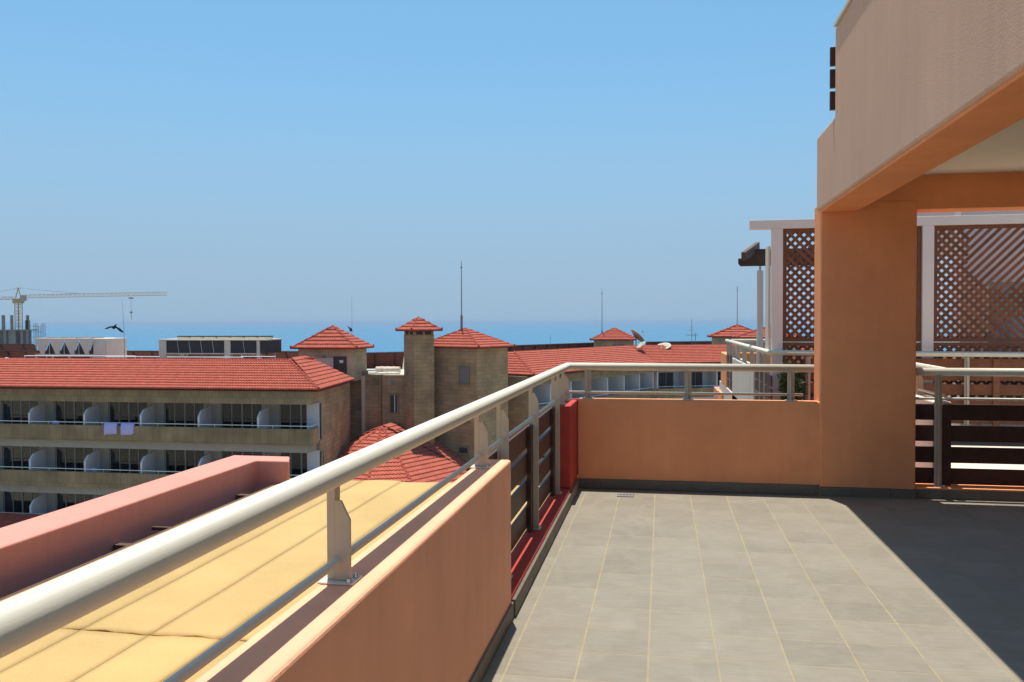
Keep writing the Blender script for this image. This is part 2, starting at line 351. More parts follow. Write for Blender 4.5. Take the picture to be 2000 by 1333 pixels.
# ---------------------------------------------------------------- our building: column, beam, upper balcony
ab = thing('apartment_building', 'peach apartment block with thick column and overhanging upper balcony', 'building', (1.42, 8.3, 0))
colm = B(1.445, 2.28, 8.275, 8.62, -3.3, 2.72).build('column', PEACH, ab, bevel=.016, seg=3)
skirting(colm, (1.445, 8.275, 0), (2.28, 8.275, 0), (0, -1, 0), z1=.088, first=.05)
# outer balcony wall: lower beam, ledge, upper wall
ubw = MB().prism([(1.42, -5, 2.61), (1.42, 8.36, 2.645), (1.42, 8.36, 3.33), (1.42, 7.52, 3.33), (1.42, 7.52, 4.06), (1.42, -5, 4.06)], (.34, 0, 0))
MB().prism([(1.44, -5, 2.594), (1.44, 8.27, 2.629), (1.44, 8.27, 2.66), (1.44, -5, 2.63)], (.322, 0, 0)).build('beam_soffit', PEACH, ab, bevel=.006)
ubw = ubw.build('upper_balcony_wall', SKYLIT, ab, bevel=.02, seg=3)
B(1.404, 1.62, -5, 7.50, 4.063, 4.095).build('coping', ALU, ab, bevel=.004)
for k in range(3):
    z = 3.40+k*.185; MB().bar((1.395, 7.60, z+.08), (3.6, 7.60, z+.08), .03, .155).build('slat', WOOD, ab)
B(1.765, 4.6, 8.285, 8.56, 2.634, 3.33).build('lintel', PEACH, ab, bevel=.01)
B(1.762, 4.9, -5, 8.283, 2.945, 3.2).build('ceiling', WHITEC, ab)
hw = B(4.6, 4.9, -5, 8.56, -3.3, 2.94).build('house_wall', PEACH, ab)
for yy in (1.0, 4.2):
    wn = MB(); wn.box(4.56, 4.597, yy, yy+2.6, .02, .08).box(4.56, 4.597, yy, yy+2.6, 2.2, 2.28).box(4.56, 4.597, yy, yy+.07, .082, 2.198).box(4.56, 4.597, yy+2.53, yy+2.6, .082, 2.198).box(4.56, 4.597, yy+1.26, yy+1.34, .082, 2.198)
    wn = wn.build('glazed_door', ALU, ab)
    for k in range(2): B(4.585, 4.59, yy+.075+k*1.27, yy+1.255+k*1.27, .085, 2.195).build('pane', COIL, wn)
B(-.80, 4.9, -5, 8.29, -3.3, -.252).build('floor_slab', PEACH, ab)
B(-.78, 8, -5, 8.6, -14, -3.302).build('lower_storeys', PINK, ab)

# ---------------------------------------------------------------- railing: left run and back run
RX, RZ, RR, LZ = -.922, 1.188, .0365, .934
rl = thing('terrace_railing', 'champagne tubular handrail on brackets along the peach and red parapets', 'railing', (RX, 4, ZT))
MB().tube([(RX, -4, RZ), (RX, 8.385, RZ), (1.405, 8.385, RZ-.008)], RR, 32).build('top_rail', ALU, rl, smooth=True)
MB().tube([(RX, -4, LZ), (RX, 8.385, LZ), (1.31, 8.385, LZ-.004)], .0125, 16).build('mid_rail', ALU, rl, smooth=True)
def bracket(parent, x, y, z0, along='Y', hi=RZ):
    """post of two flat bars, the wider one cut off at an angle near the top"""
    top = hi-RR+.004
    mb = MB()
    if along == 'Y':
        mb.box(x-.032, x-.006, y-.006, y+.034, z0+.008, top)
        zc1, zc2 = max(top-.045, z0+.05), top-.10
        mb.prism([(x-.005, y-.012, z0+.008), (x+.041, y-.012, z0+.008), (x+.041, y-.012, zc2), (x+.014, y-.012, zc1), (x-.005, y-.012, zc1)], (0, .010, 0))
        plate = B(x-.05, x+.055, y-.035, y+.05, z0+.0005, z0+.0075); bp = [(x+.041, y+.03), (x+.041, y-.022)]
    else:
        mb.box(x-.032, x+.032, y-.004, y+.006, z0+.008, top)
        mb.prism([(x-.012, y-.052, z0+.008), (x-.012, y-.005, z0+.008), (x-.012, y-.005, top), (x-.012, y-.02, top), (x-.012, y-.052, top-.10)], (.010, 0, 0))
        plate = B(x-.05, x+.05, y-.06, y+.04, z0+.0005, z0+.0075); bp = [(x+.04, y-.045), (x-.04, y-.045)]
    p = mb.build('post', ALUD, parent, bevel=.0015, seg=1)
    plate.build('base_plate', ALU, p, bevel=.002, seg=1)
    for bx, by in bp: MB().cyl((bx, by, z0+.008), (bx, by, z0+.018), .008, .006, 8).build('bolt', STEEL, p)
    return p
for y in (.3, 2.33, 4.30): bracket(rl, RX, y, ZT)
for y in (4.90, 6.12, 7.42): bracket(rl, RX, y, .118)
for y in (7.78, 8.18): bracket(rl, RX, y, ZT-.004)
for x in (-.717, .248, 1.20): bracket(rl, x, 8.385, ZT, 'X', RZ-.003)

def slat_screen(label, a, b, ups, zs, group=None, x=-.962, along='Y', hgt=.148, th=.022, m=WOOD):
    t = thing('slat_screen', label, 'screen', ((x, (a+b)/2, .12) if along == 'Y' else ((a+b)/2, x, .1)), group)
    for z in zs:
        if along == 'Y': mb = B(x-th/2, x+th/2, a, b, z, z+hgt)
        else: mb = B(a, b, x-th/2, x+th/2, z, z+hgt)
        mb.build('slat', m, t, bevel=.002, seg=1)
    for u in ups:
        if along == 'Y': mb = B(x+th/2, x+th/2+.03, u, u+.11, zs[0]-.03, zs[-1]+hgt+.01)
        else: mb = B(u, u+.085, x-th/2-.03, x-th/2, zs[0]-.02, zs[-1]+hgt-.002)
        mb.build('upright', m, t, bevel=.002, seg=1)
    return t
ZS = [.150, .343, .536, .722]
slat_screen('dark wooden slats between the peach parapet end and the first tall bracket', 4.60, 6.16, [6.0], ZS)
slat_screen('dark wooden slats between the tall bracket and the red pier', 6.19, 7.655, [7.30], ZS)

# right of the column
r2 = thing('terrace_railing', 'champagne handrail above the dark slatted screen right of the column', 'railing', (2.5, 8.4, .1))
MB().tube([(2.282, 8.40, 1.155), (5.2, 8.40, 1.15)], RR, 32).build('top_rail', ALU, r2, smooth=True)
MB().tube([(2.30, 8.435, .905), (5.2, 8.435, .90)], .0125, 12).build('mid_rail', ALU, r2, smooth=True)
for x in (2.505, 3.75): bracket(r2, x, 8.40, .10, 'X', 1.153)
slat_screen('nearly black wooden slats low behind the handrail right of the column', 2.30, 4.58, [2.545, 3.78], [.108, .306, .505, .703], x=8.475, along='X')

# ---------------------------------------------------------------- lower terrace: pink wall, pergola, golden cloth
ZC = -.8
pk = MB().prism([(-6.07, -6, -14), (-6.07, 12.03, -14), (-5.53, 12.03, -14), (-5.72, 12.47, -14), (-6.66, 12.47, -14), (-6.66, -6, -14)], (0, 0, 14-.455))
tag(pk.build('parapet_wall', PINK, bevel=.02, seg=3), 'pink rendered wall with pale top beside the golden shade cloth', 'wall')
lf = B(-6.06, -.985, -6, 12.5, -3.6, -3.3).build('lower_terrace_floor', SKIRT); tag(lf, 'lower terrace floor under the shade cloth', 'floor', kind='structure')
pg = thing('pergola', 'brown timber pergola carrying the golden shade cloth', 'pergola', (-3.4, 9, -3.3))
for x in (-5.74, -3.3, -1.06): MB().bar((x, -4, ZC-.14), (x, 12.55, ZC-.14), .075, .19).build('beam', BEAMW, pg, bevel=.004)
for k in range(7):
    y = 11.45-k*2.8
    MB().bar((-6.065, y, ZC-.125), (-1.0, y, ZC-.125), .10, .14).build('rafter', BEAMW, pg, bevel=.004)
for k in range(6):
    y = 12.16-k*2.9; MB().bar((-6.0, y, ZC-.022), (-5.55, y, ZC-.022), .05, .04).build('cleat', BEAMW, pg, bevel=.003)
MB().bar((-5.745, -4, ZC-.03), (-5.745, 12.55, ZC-.03), .06, .05).build('edge_strip', BEAMW, pg, bevel=.003)
for y in (2.95, 11.40):
    for x in (-5.74, -1.06): MB().bar((x, y+.12, -3.298), (x, y+.12, ZC-.222), .11, .11).build('post', BEAMW, pg)
sc = thing('shade_cloth', 'golden yellow shade cloth in long strips over the lower terrace', 'shade cloth', (-3.4, 9, ZC))
seams = [-5.70, -5.12, -4.52, -3.92, -3.33, -2.73, -2.13, -1.53, -.99]
def cloth_strip(x0, x1, y0, y1, ph):
    nx, ny = 8, 60; mb = MB()
    for j in range(ny+1):
        y = y0+(y1-y0)*j/ny
        for i in range(nx+1):
            s = i/nx; wob = .006*math.sin(y*1.1)+.003*math.sin(y*3.7)
            e = .0
            if j == ny: e = (.05 if y1 > 7 else .008)*math.sin(s*3+ph)
            if j == 0: e = .012*math.sin(s*6+ph)
            z = ZC+.002*math.sin(math.pi*s)+.0025*math.sin(y*1.6+ph)*math.sin(math.pi*s)
            mb.v.append((x0+.0035+wob+(x1-x0-.007)*s, y+e, z))
    for j in range(ny):
        for i in range(nx): a = j*(nx+1)+i; mb.f.append((a, a+1, a+nx+2, a+nx+1))
    o = mb.build('cloth_strip', CLOTH, sc, smooth=True); so_ = o.modifiers.new('thick', 'SOLIDIFY'); so_.thickness = .006; return o
for a in seams[1:-1]: B(a-.03, a+.03, -4, 12.44, ZC-.016, ZC-.008).build('seam_tape', HEM, sc)
for a, b in zip(seams, seams[1:]):
    cloth_strip(a, b, 6.0, 12.48, a*7); cloth_strip(a, b, -4, 5.992, a*5)
    hm = MB(); n = 14; pth = []
    for i in range(n+1):
        s = i/n; pth.append((a+(b-a)*s, 5.995+.012*math.sin(s*6+a*7)+.006*math.sin(s*17+a), ZC+.004*math.sin(math.pi*s)+.004+.003*math.sin(s*11+a*3)))
    hm.tube(pth, .009, 6).build('hem', HEM, sc, smooth=True)


# =====================================================================================================
# NEIGHBOURING TERRACE
# =====================================================================================================
nf = B(1.55, 7, 12.0, 22.5, -.3, -.01).build('neighbour_terrace_floor', SKIRT); tag(nf, 'neighbouring terrace floor behind the lattice', 'floor', kind='structure')
mf = B(2.60, 7, 8.53, 11.99, -.3, -.01).build('middle_terrace_floor', CREAM); tag(mf, 'pale sunlit floor beyond the dark slatted screen', 'floor', kind='structure')
nb = thing('neighbour_building', 'pale pink neighbouring block with glazed door behind the lattice', 'building', (4.4, 14.5, 0))
B(1.52, 8, 8.63, 26, -14, -.302).build('lower_storeys', PINK, nb)
B(4.45, 8, 13.9, 14.2, -.3, 3.6).build('wall', PALEP, nb, bevel=.01)
B(3.3, 9, 15.8, 16.1, 2.75, 3.85).build('upper_wall', PALEP, nb, bevel=.01)
gd = MB(); x0, x1 = 4.75, 6.6; gd.box(x0, x1, 13.84, 13.897, .0, .07).box(x0, x1, 13.84, 13.897, 2.2, 2.27)
for x in (x0, x0+.9, x1-.07): gd.box(x, x+.07, 13.84, 13.897, .071, 2.199)
gd = gd.build('glazed_door', FRAME, nb)
BLUEC = mat('pale_blue_curtain', (.78, .84, .90), .9, .05, 4)
for a, b in ((x0+.07, x0+.9), (x0+.97, x1-.07)):
    n = 26; c = MB(); c.add([(a+(b-a)*i/n, 13.875+.012*math.sin(i*1.9), z) for z in (.075, 2.195) for i in range(n+1)], [(i, i+1, n+2+i, n+1+i) for i in range(n)])
    c.build('curtain', BLUEC, gd, smooth=True)
    MB().add([(a, 13.855, .072), (b, 13.855, .072), (b, 13.855, 2.198), (a, 13.855, 2.198)], [(0, 1, 2, 3)]).build('pane', CLEARG, gd)
# low side wall left of the middle terrace, with its own rail
sw = B(2.50, 2.66, 8.53, 11.97, -3.3, .868).build('parapet_wall', CREAM, bevel=.012); tag(sw, 'cream parapet running back from the dark slats behind the column', 'wall')
sr = thing('terrace_railing', 'short handrail running back over the cream parapet behind the column', 'railing', (2.58, 10, .87))
MB().tube([(2.585, 8.45, 1.155), (2.585, 12.30, 1.17)], RR, 20).build('top_rail', ALU, sr, smooth=True)
MB().tube([(2.585, 8.47, .925), (2.585, 12.20, .925)], .0125, 10).build('mid_rail', ALU, sr, smooth=True)
for y in (9.3, 10.6, 11.8): bracket(sr, 2.585, y, .868, 'Y', 1.16)
# neighbour front rail and its slats
NY = 12.38
nr = thing('terrace_railing', 'far handrail turning the corner in front of the white framed lattice', 'railing', (1.5, NY, 0))
MB().tube([(1.48, 20.4, RZ), (1.49, NY, RZ), (7, NY, RZ-.03)], RR, 20).build('top_rail', ALU, nr, smooth=True)
MB().tube([(1.58, 20.35, RZ), (7, 20.35, RZ)], RR, 16).build('cross_rail', ALU, nr, smooth=True)
for y in (12.9, 13.5, 14.9, 16.3, 17.6, 18.6, 19.4, 20.2): bracket(nr, 1.50, y, (.872 if 14.3 < y < 18.2 or y > 20 else .118), 'Y')
for x in (2.0, 3.35, 4.05, 5.3): bracket(nr, x, NY, .0, 'X', RZ-.02)
slat_screen('reddish brown slats below the far handrail and lattice', 1.95, 6.9, [2.45, 4.4, 5.9], [.03, .225, .42, .615, .81, .965], x=NY+.10, along='X', hgt=.145, m=LATW)
# neighbour side parapet
np1 = B(1.45, 1.61, 14.2, 18.4, -3.3, ZT).build('parapet_wall', CREAM, bevel=.014); tag(np1, 'pale rendered side parapet of the neighbouring terrace with sunlit top', 'wall')
np0 = B(1.45, 1.61, 11.99, 22.4, -3.4, .116).build('low_kerb', CREAM); tag(np0, 'low kerb along the open side of the neighbouring terrace', 'kerb')
np2 = MB().box(1.45, 1.66, 20.1, 21.9, .118, ZT).box(1.40, 1.66, 20.9, 22.3, -3.3, -.1).build('corner_pier', PEACH, bevel=.014); tag(np2, 'peach pier ending the far side of the neighbouring terrace', 'pier')
fb = B(1.665, 7, 21.2, 21.4, -.3, ZT).build('parapet_wall', PEACH, bevel=.012); tag(fb, 'far peach parapet closing the neighbouring terrace', 'wall')
slat_screen('brown slats between pale side parapet and lattice corner of neighbouring terrace', 12.2, 14.19, [13.0], ZS, x=1.49)
slat_screen('brown slats between pale side parapet and the far peach pier', 18.41, 20.09, [19.2], ZS, x=1.49)

# white framed lattice
LY = 12.62
ls = thing('lattice_screen', 'brown diagonal lattice in an off white timber frame behind far handrail', 'lattice', (3, LY, 0))
zt0, zt1 = 2.935, 3.06
B(1.23, 7.2, LY-.07, LY+.07, zt0, zt1).build('top_beam', FRAME, ls, bevel=.004)
for x in (1.535, 3.53, 5.6): B(x, x+.148, LY-.068, LY+.068, -.008, zt0-.001).build('post', FRAME, ls, bevel=.004)
def lattice(xa, xb, za, zb, skip=None, wd=.042, pitch=.118):
    """diagonal strips clipped to the panel; skip(x, z, layer) leaves pieces out where strips are missing"""
    fr = MB(); w2 = .05
    fr.box(xa, xb, LY-.022, LY+.022, zb-w2, zb).box(xa, xb, LY-.022, LY+.022, za, za+w2).box(xa, xa+w2, LY-.022, LY+.022, za+w2, zb-w2).box(xb-w2, xb, LY-.022, LY+.022, za+w2, zb-w2)
    fr.build('lattice_frame', LATW, ls)
    xa += w2-.01; xb -= w2-.01; za += w2-.01; zb -= w2-.01
    for lay, sg in ((0, 1), (1, -1)):
        k = -int((zb-za)/pitch/1.0)*2
        c = (xa if sg > 0 else xb)
        n = int(((xb-xa)+(zb-za))/(pitch*1.0))+2
        for i in range(n):
            # strip: x = c0 + sg*(z-za)
            c0 = (xa-(zb-za)+i*pitch) if sg > 0 else (xa+i*pitch)
            pts = []
            if sg > 0: z_lo = max(za, za+(xa-c0)); z_hi = min(zb, za+(xb-c0)); X = lambda z: c0+(z-za)
            else: z_lo = max(za, za+(c0-xb)); z_hi = min(zb, za+(c0-xa)); X = lambda z: c0-(z-za)
            if z_hi-z_lo < .04: continue
            segs = []; cur = None; m = 40
            for q in range(m):
                z0 = z_lo+(z_hi-z_lo)*q/m; z1 = z_lo+(z_hi-z_lo)*(q+1)/m; zm = (z0+z1)/2
                ok = not (skip and skip(X(zm), zm, lay))
                if ok: cur = [cur[0], z1] if cur else [z0, z1]
                elif cur: segs.append(cur); cur = None
            if cur: segs.append(cur)
            yy = LY+(-.008 if lay else .008)
            for z0, z1 in segs:
                if z1-z0 < .05: continue
                MB().bar((X(z0), yy, z0), (X(z1), yy, z1), .012, wd, up=(sg*-1, 0, 1)).build('lattice_strip', LATW, ls)
gap = lambda x, z, lay: (lay == 1 and x > 4.12 and z > 1.95+.8*abs(x-4.6) and x < 5.1 and z < 2.86) or (lay == 0 and x > 4.32 and 1.33 < z < 1.33+.75*(x-4.3))
lattice(1.69, 3.525, 1.34, zt0-.002); lattice(1.69, 3.525, .30, 1.325)
lattice(3.685, 5.595, 1.34, zt0-.002, gap); lattice(3.685, 5.595, .30, 1.325)
# side return of the lattice, seen almost edge on
B(1.50, 1.53, LY+.07, LY+.42, 1.2, 2.70).build('side_panel', CREAM, ls)

# timber pergola on a grey post further back
PYY = 15.2
gp = thing('pergola', 'dark timber pergola head on a slim grey post beside the lattice', 'pergola', (1.75, PYY, 0))
a = py(1484.5, 530, PYY); zb_ = py(1484, 506, PYY).z
MB().bar((a.x, PYY, -.008), (a.x, PYY, py(1484, 529, PYY).z), .10, .10, up=(0, 1, 0)).build('post', FRAME, gp, bevel=.004)
MB().bar((a.x, PYY, py(1484, 529, PYY).z), (a.x, PYY, py(1484, 519, PYY).z), .035, .035, up=(0, 1, 0)).build('post_cap', ALU, gp)
zl = py(1484, 512.5, PYY).z; xl = py(1442, 512, PYY).x
MB().prism([(xl, PYY-.04, zl-.02), (xl+.04, PYY-.04, zl-.065), (3.4, PYY-.04, zl-.065), (3.4, PYY-.04, zl+.065), (xl, PYY-.04, zl+.065)], (0, .08, 0)).build('beam', BEAMW, gp)
zh = py(1484, 492, PYY).z; xh = py(1470, 492, PYY).x
MB().prism([(xh, PYY+.9, zh-.02), (xh+.04, PYY+.9, zh-.065), (3.4, PYY+.9, zh-.065), (3.4, PYY+.9, zh+.12), (xh, PYY+.9, zh+.12)], (0, .08, 0)).build('beam', BEAMW, gp)
MB().bar(py(1452, 502, PYY-.25), py(1480, 481, PYY+1.5), .07, .15).build('rafter', BEAMW, gp)
MB().bar((2.6, PYY-.25, zl+.12), (2.72, PYY+1.5, zl+.33), .07, .13).build('rafter', BEAMW, gp)
MB().bar((3.2, PYY+.9, -.008), (3.2, PYY+.9, zh-.07), .10, .10, up=(0, 1, 0)).build('post', FRAME, gp)

# shrub in the corner behind the rail
shx, shy = 1.75, 12.19
sh = thing('shrub', 'feathery green shrub growing at the lattice corner behind the slats', 'shrub', (shx, shy, 0))
tr = MB(); lv = MB(); rnd = random.Random(3)
for k in range(26):
    az = rnd.uniform(0, 6.28); sp = rnd.uniform(.04, .20); h = rnd.uniform(.6, 1.02); p = Vector((shx, shy, 0)); pts = [p]
    for q in range(1, 9):
        f = q/8; pts.append(Vector((shx+math.cos(az)*sp*f**1.3, shy+math.sin(az)*sp*f**1.3, h*f)))
    for a_, b_ in zip(pts, pts[1:]): tr.cyl(a_, b_, .007, .005, 5)
    for f_ in range(300):
        t = rnd.uniform(.12, 1.03)*8; i = min(int(t), 7); q = pts[i].lerp(pts[i+1], t-i)
        d = Vector((rnd.gauss(0, 1), rnd.gauss(0, 1), rnd.uniform(-.1, 1.2))).normalized(); ln = rnd.uniform(.05, .13); sd = d.cross(Vector((rnd.gauss(0, 1), rnd.gauss(0, 1), rnd.gauss(0, 1)))).normalized()*.009
        lv.add([q, q+d*ln*.5+sd, q+d*ln, q+d*ln*.5-sd], [(0, 1, 2, 3)])
tr.build('stem', BARK, sh)
me = bpy.data.meshes.new('foliage'); me.from_pydata(lv.v, [], lv.f); me.materials.append(LEAF); inst('foliage', me, sh)
B(shx-.22, shx+.2, shy-.2, shy+.2, -.008, .05).build('soil_bed', BARK, sh)

# =====================================================================================================
# THE HOTEL
# =====================================================================================================
ZE, ZR, ZD = -2.1, -.62, -2.25
FY = 45.15           # parapet front of the left wing
hl = thing('hotel_wing', 'long limestone hotel wing with balconies under a red tiled roof', 'building', (-33, FY, -14))
XE = -19.35          # right end of the wing
XLFT = -52
e0 = Vector((-52, 44.62, ZE)); e1 = pz(622, 762, ZE); t1 = pz(566, 704, ZR); t0 = Vector((-52, t1.y-.25, ZR)); e2 = pz(692, 742, ZE); t2 = pz(612, 700, ZR)
rf = MB().add([e0+Vector((0, 0, -.08)), e1+Vector((0, 0, -.08)), t1+Vector((0, 0, -.06)), t0+Vector((0, 0, -.06)), e2+Vector((0, 0, -.08)), t2+Vector((0, 0, -.06))], [(0, 1, 2, 3), (1, 4, 5, 2)])
rf.add([e0+Vector((0, 0, -.10)), e1+Vector((0, 0, -.10)), e2+Vector((0, 0, -.10)), Vector((-52, e2.y, ZE-.1))], [(0, 3, 2, 1)])
rf = rf.build('roof', CAPT, hl)
tiles('roof_tiles', e0, e1, t1, t0, rf)
tiles('roof_tiles', e1, e2, t2, t1, rf)
hipcap(e1, t1, rf)
hipcap(t1, t2, rf, .09, False)
hipcap(t1+Vector((.05, 0, .02)), t0, rf, .07, False)
B(XLFT, t1.x-.2, t1.y+.1, 63, -3.0, ZD).build('roof_deck', DECK, hl)
endx = lambda y: e1.x-.42+(e2.x-e1.x)*(y-e1.y)/(e2.y-e1.y)
# stone bands: fascia below the eave and a parapet for each storey; end wall
B(XLFT, endx(FY)-.02, FY, FY+.3, -2.95, ZE-.11).build('fascia', STONEL, hl)
ST = 2.78
RY = FY+1.5
ew = MB().prism([(endx(RY)-.35, RY, -14), (endx(RY), RY, -14), (endx(54), 54, -14), (endx(54)-.35, 54, -14)], (0, 0, 14+ZE-.12)).build('end_wall', STONE, hl)
MB().prism([(endx(FY)-.30, FY+.301, -2.95), (endx(FY), FY, -2.95), (endx(RY), RY-.001, -2.95), (endx(RY)-.3, RY-.001, -2.95)], (0, 0, 2.95+ZE-.11)).build('fascia', STONE, hl)
BAY = (py(499, 800, FY).x-py(50.6, 800, FY).x)/4
xp0 = py(499, 800, FY).x
win_me = {}
def win_mesh():
    a = MB(); W_, H_ = 2.62, 2.2
    a.box(0, W_, -.03, .03, H_-.06, H_).box(0, W_, -.03, .03, 0, .06)
    for i in range(5):
        x = i*(W_-.06)/4; ww = .09 if i == 2 else .055; a.box(x, x+ww, -.03, .03, .061, H_-.061)
    return a.mesh('window', WFRAME)
WM = win_mesh()
PM = B(0, .585, -.004, .004, 0, 2.07).mesh('pane', GLASS)
def curtain_mesh(wd, n, sd):
    r = random.Random(sd); c = MB(); P = []
    for z in (0, 2.08):
        for i in range(n+1): P.append((wd*i/n, .035*math.sin(i*1.7+sd)+.01*r.random(), z))
    c.add(P, [(i, i+1, n+2+i, n+1+i) for i in range(n)]); return c.mesh('curtain', CURT)
CMS = [curtain_mesh(1.25, 24, 1), curtain_mesh(.8, 16, 2), curtain_mesh(.5, 12, 3)]
def part_mesh():   # white divider between balconies, front top corner cut off
    return MB().prism([(0, 0, 0), (0, 1.45, 0), (0, 1.45, 2.0), (0, .30, 1.72), (0, .0, 1.42)], (.12, 0, 0)).mesh('divider', WHITEP)
DM = part_mesh()
rc = random.Random(11)
for s in range(4):
    zf = -5.15-s*ST                     # balcony floor level
    top = zf+.80                        # parapet top
    B(XLFT, endx(FY)-.02, FY, FY+.16, zf-.13, top).build('balcony_parapet', STONEL, hl)
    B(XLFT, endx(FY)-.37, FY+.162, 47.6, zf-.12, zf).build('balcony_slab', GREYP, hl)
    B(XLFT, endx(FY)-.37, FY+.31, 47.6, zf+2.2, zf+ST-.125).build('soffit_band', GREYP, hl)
    rr_ = MB().tube([(XLFT, FY+.08, top+.17), (endx(FY)-.10, FY+.08, top+.17), (endx(RY)-.08, RY-.12, top+.17)], .022, 8).build('balcony_rail', WPAINT, hl)
    for k in range(9):
        x = xp0+1.0-k*BAY*.97
        if x > XLFT: MB().cyl((x, FY+.08, top), (x, FY+.08, top+.17), .014, n=6).build('rail_post', WPAINT, rr_)
    B(endx(RY)-.75, endx(RY)-.012, RY-.10, RY-.002, zf+.001, zf+2.198).build('return_wall', WHITEP, hl)
    MB().prism([(endx(FY)-.16, FY+.161, zf-.13), (endx(FY), FY, zf-.13), (endx(RY), RY-.12, zf-.13), (endx(RY)-.16, RY-.12, zf-.13)], (0, 0, top-zf+.13)).build('balcony_parapet', STONE, hl)
    for k in range(-1, 8):
        xd = xp0-k*BAY
        if k >= 0: inst('divider', DM, hl, (xd, FY+.17, zf+.002))
        # pier wall then window to the right of each divider
        wx = xd+.75 if k >= 0 else xp0+BAY*.0+.75
        if k < 0: continue
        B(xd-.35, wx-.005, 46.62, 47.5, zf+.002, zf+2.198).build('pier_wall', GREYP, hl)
        wd = inst('window', WM, hl, (wx, 46.70, zf+.001))
        for q in range(4):
            xo = .06+q*.645
            inst('pane', PM, wd, (wx+xo, 46.70, zf+.065))
        for q in range(3):
            cm = rc.choice(CMS); xo = rc.choice((.05, .9, 1.4, .4)) if q else .05
            if rc.random() < .8: inst('curtain', cm, wd, (wx+min(xo+q*.5, 2.6-1.3), 46.95+.07*q, zf+.06))
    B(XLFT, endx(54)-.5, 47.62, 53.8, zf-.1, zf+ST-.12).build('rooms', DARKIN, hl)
# towels over the top balcony rail
def towel(x0, x1, y0, y1, lab):
    zr = -5.15+.80+.17; a = py(x0, y0, FY-.02); b = py(x1, y0, FY-.02); lo = py(x0, y1, FY-.02).z; mb = MB(); n = 12; m = 10; r = random.Random(int(x0))
    path = [(FY+.13, lo+.35), (FY+.115, zr-.1), (FY+.10, zr+.012), (FY+.08, zr+.032), (FY+.05, zr+.014), (FY+.0, zr-.08), (FY-.025, zr-.2), (FY-.028, (zr+lo)/2), (FY-.03, lo)]
    for j, (yy, zz) in enumerate(path):
        for i in range(n+1): mb.v.append((a.x+(b.x-a.x)*i/n, yy-.012*math.sin(i*1.1+x0)*(j > 5)*(j-5)/3, zz-(.05 if j == len(path)-1 and i < 2 and x0 < 230 else 0)+(.06 if j == len(path)-1 and i > n-2 and x0 > 230 else 0)+(.04*(i/n) if j == len(path)-1 else 0)))
    for j in range(len(path)-1):
        for i in range(n): k = j*(n+1)+i; mb.f.append((k, k+1, k+n+2, k+n+1))
    o = mb.build('towel', TOWEL, smooth=True); sm = o.modifiers.new('thick', 'SOLIDIFY'); sm.thickness = .012
    tag(o, lab, 'towel')
towel(203, 228, 826, 849, 'lilac towel over the balcony rail, farther from the hip roof corner')
towel(235.5, 261, 827, 850.5, 'lilac towel over the balcony rail, nearer to the hip roof corner')
# plastic chairs on balconies
def chair(x, zf, lab):
    t = thing('balcony_chair', lab, 'chair', (x, FY+.7, zf))
    B(x-.22, x+.22, FY+.5, FY+.92, zf+.42, zf+.45).build('seat', TOWEL, t)
    MB().prism([(x-.2, FY+.5, zf+.46), (x+.2, FY+.5, zf+.46), (x+.24, FY+.44, zf+.9), (x+.1, FY+.43, zf+.99), (x-.1, FY+.43, zf+.99), (x-.24, FY+.44, zf+.9)], (0, .025, 0)).build('backrest', TOWEL, t)
    for sx_ in (-.19, .19):
        for sy in (.53, .88): MB().cyl((x+sx_, FY+sy, zf+.002), (x+sx_, FY+sy, zf+.42), .018, n=8).build('leg', TOWEL, t)
chair(py(110, 828, FY+.5).x, -5.15, 'lilac plastic chair on the top balcony, its back showing over the parapet')
chair(py(183, 922, FY+.5).x, -5.15-ST, 'lilac plastic chair against a white divider one storey below the towels')
# low porch roof against the wing, lower left
pa, pb = Vector((-52, 43.6, -10.35)), Vector((-36.2, 43.6, -10.35)); po = thing('porch_roof', 'low dark red porch roof under the third row of balconies', 'roof', (-44, 44, -10.4))
B(-52, -36.3, 43.7, FY-.002, -10.6, -10.40).build('slab', GREYP, po)
tiles('roof_tiles', pa, pb, Vector((-36.4, FY-.02, -9.75)), Vector((-52, FY-.02, -9.75)), po)
B(-52, -36.4, 43.9, FY-.004, -14, -10.602).build('wall', STONE, po)

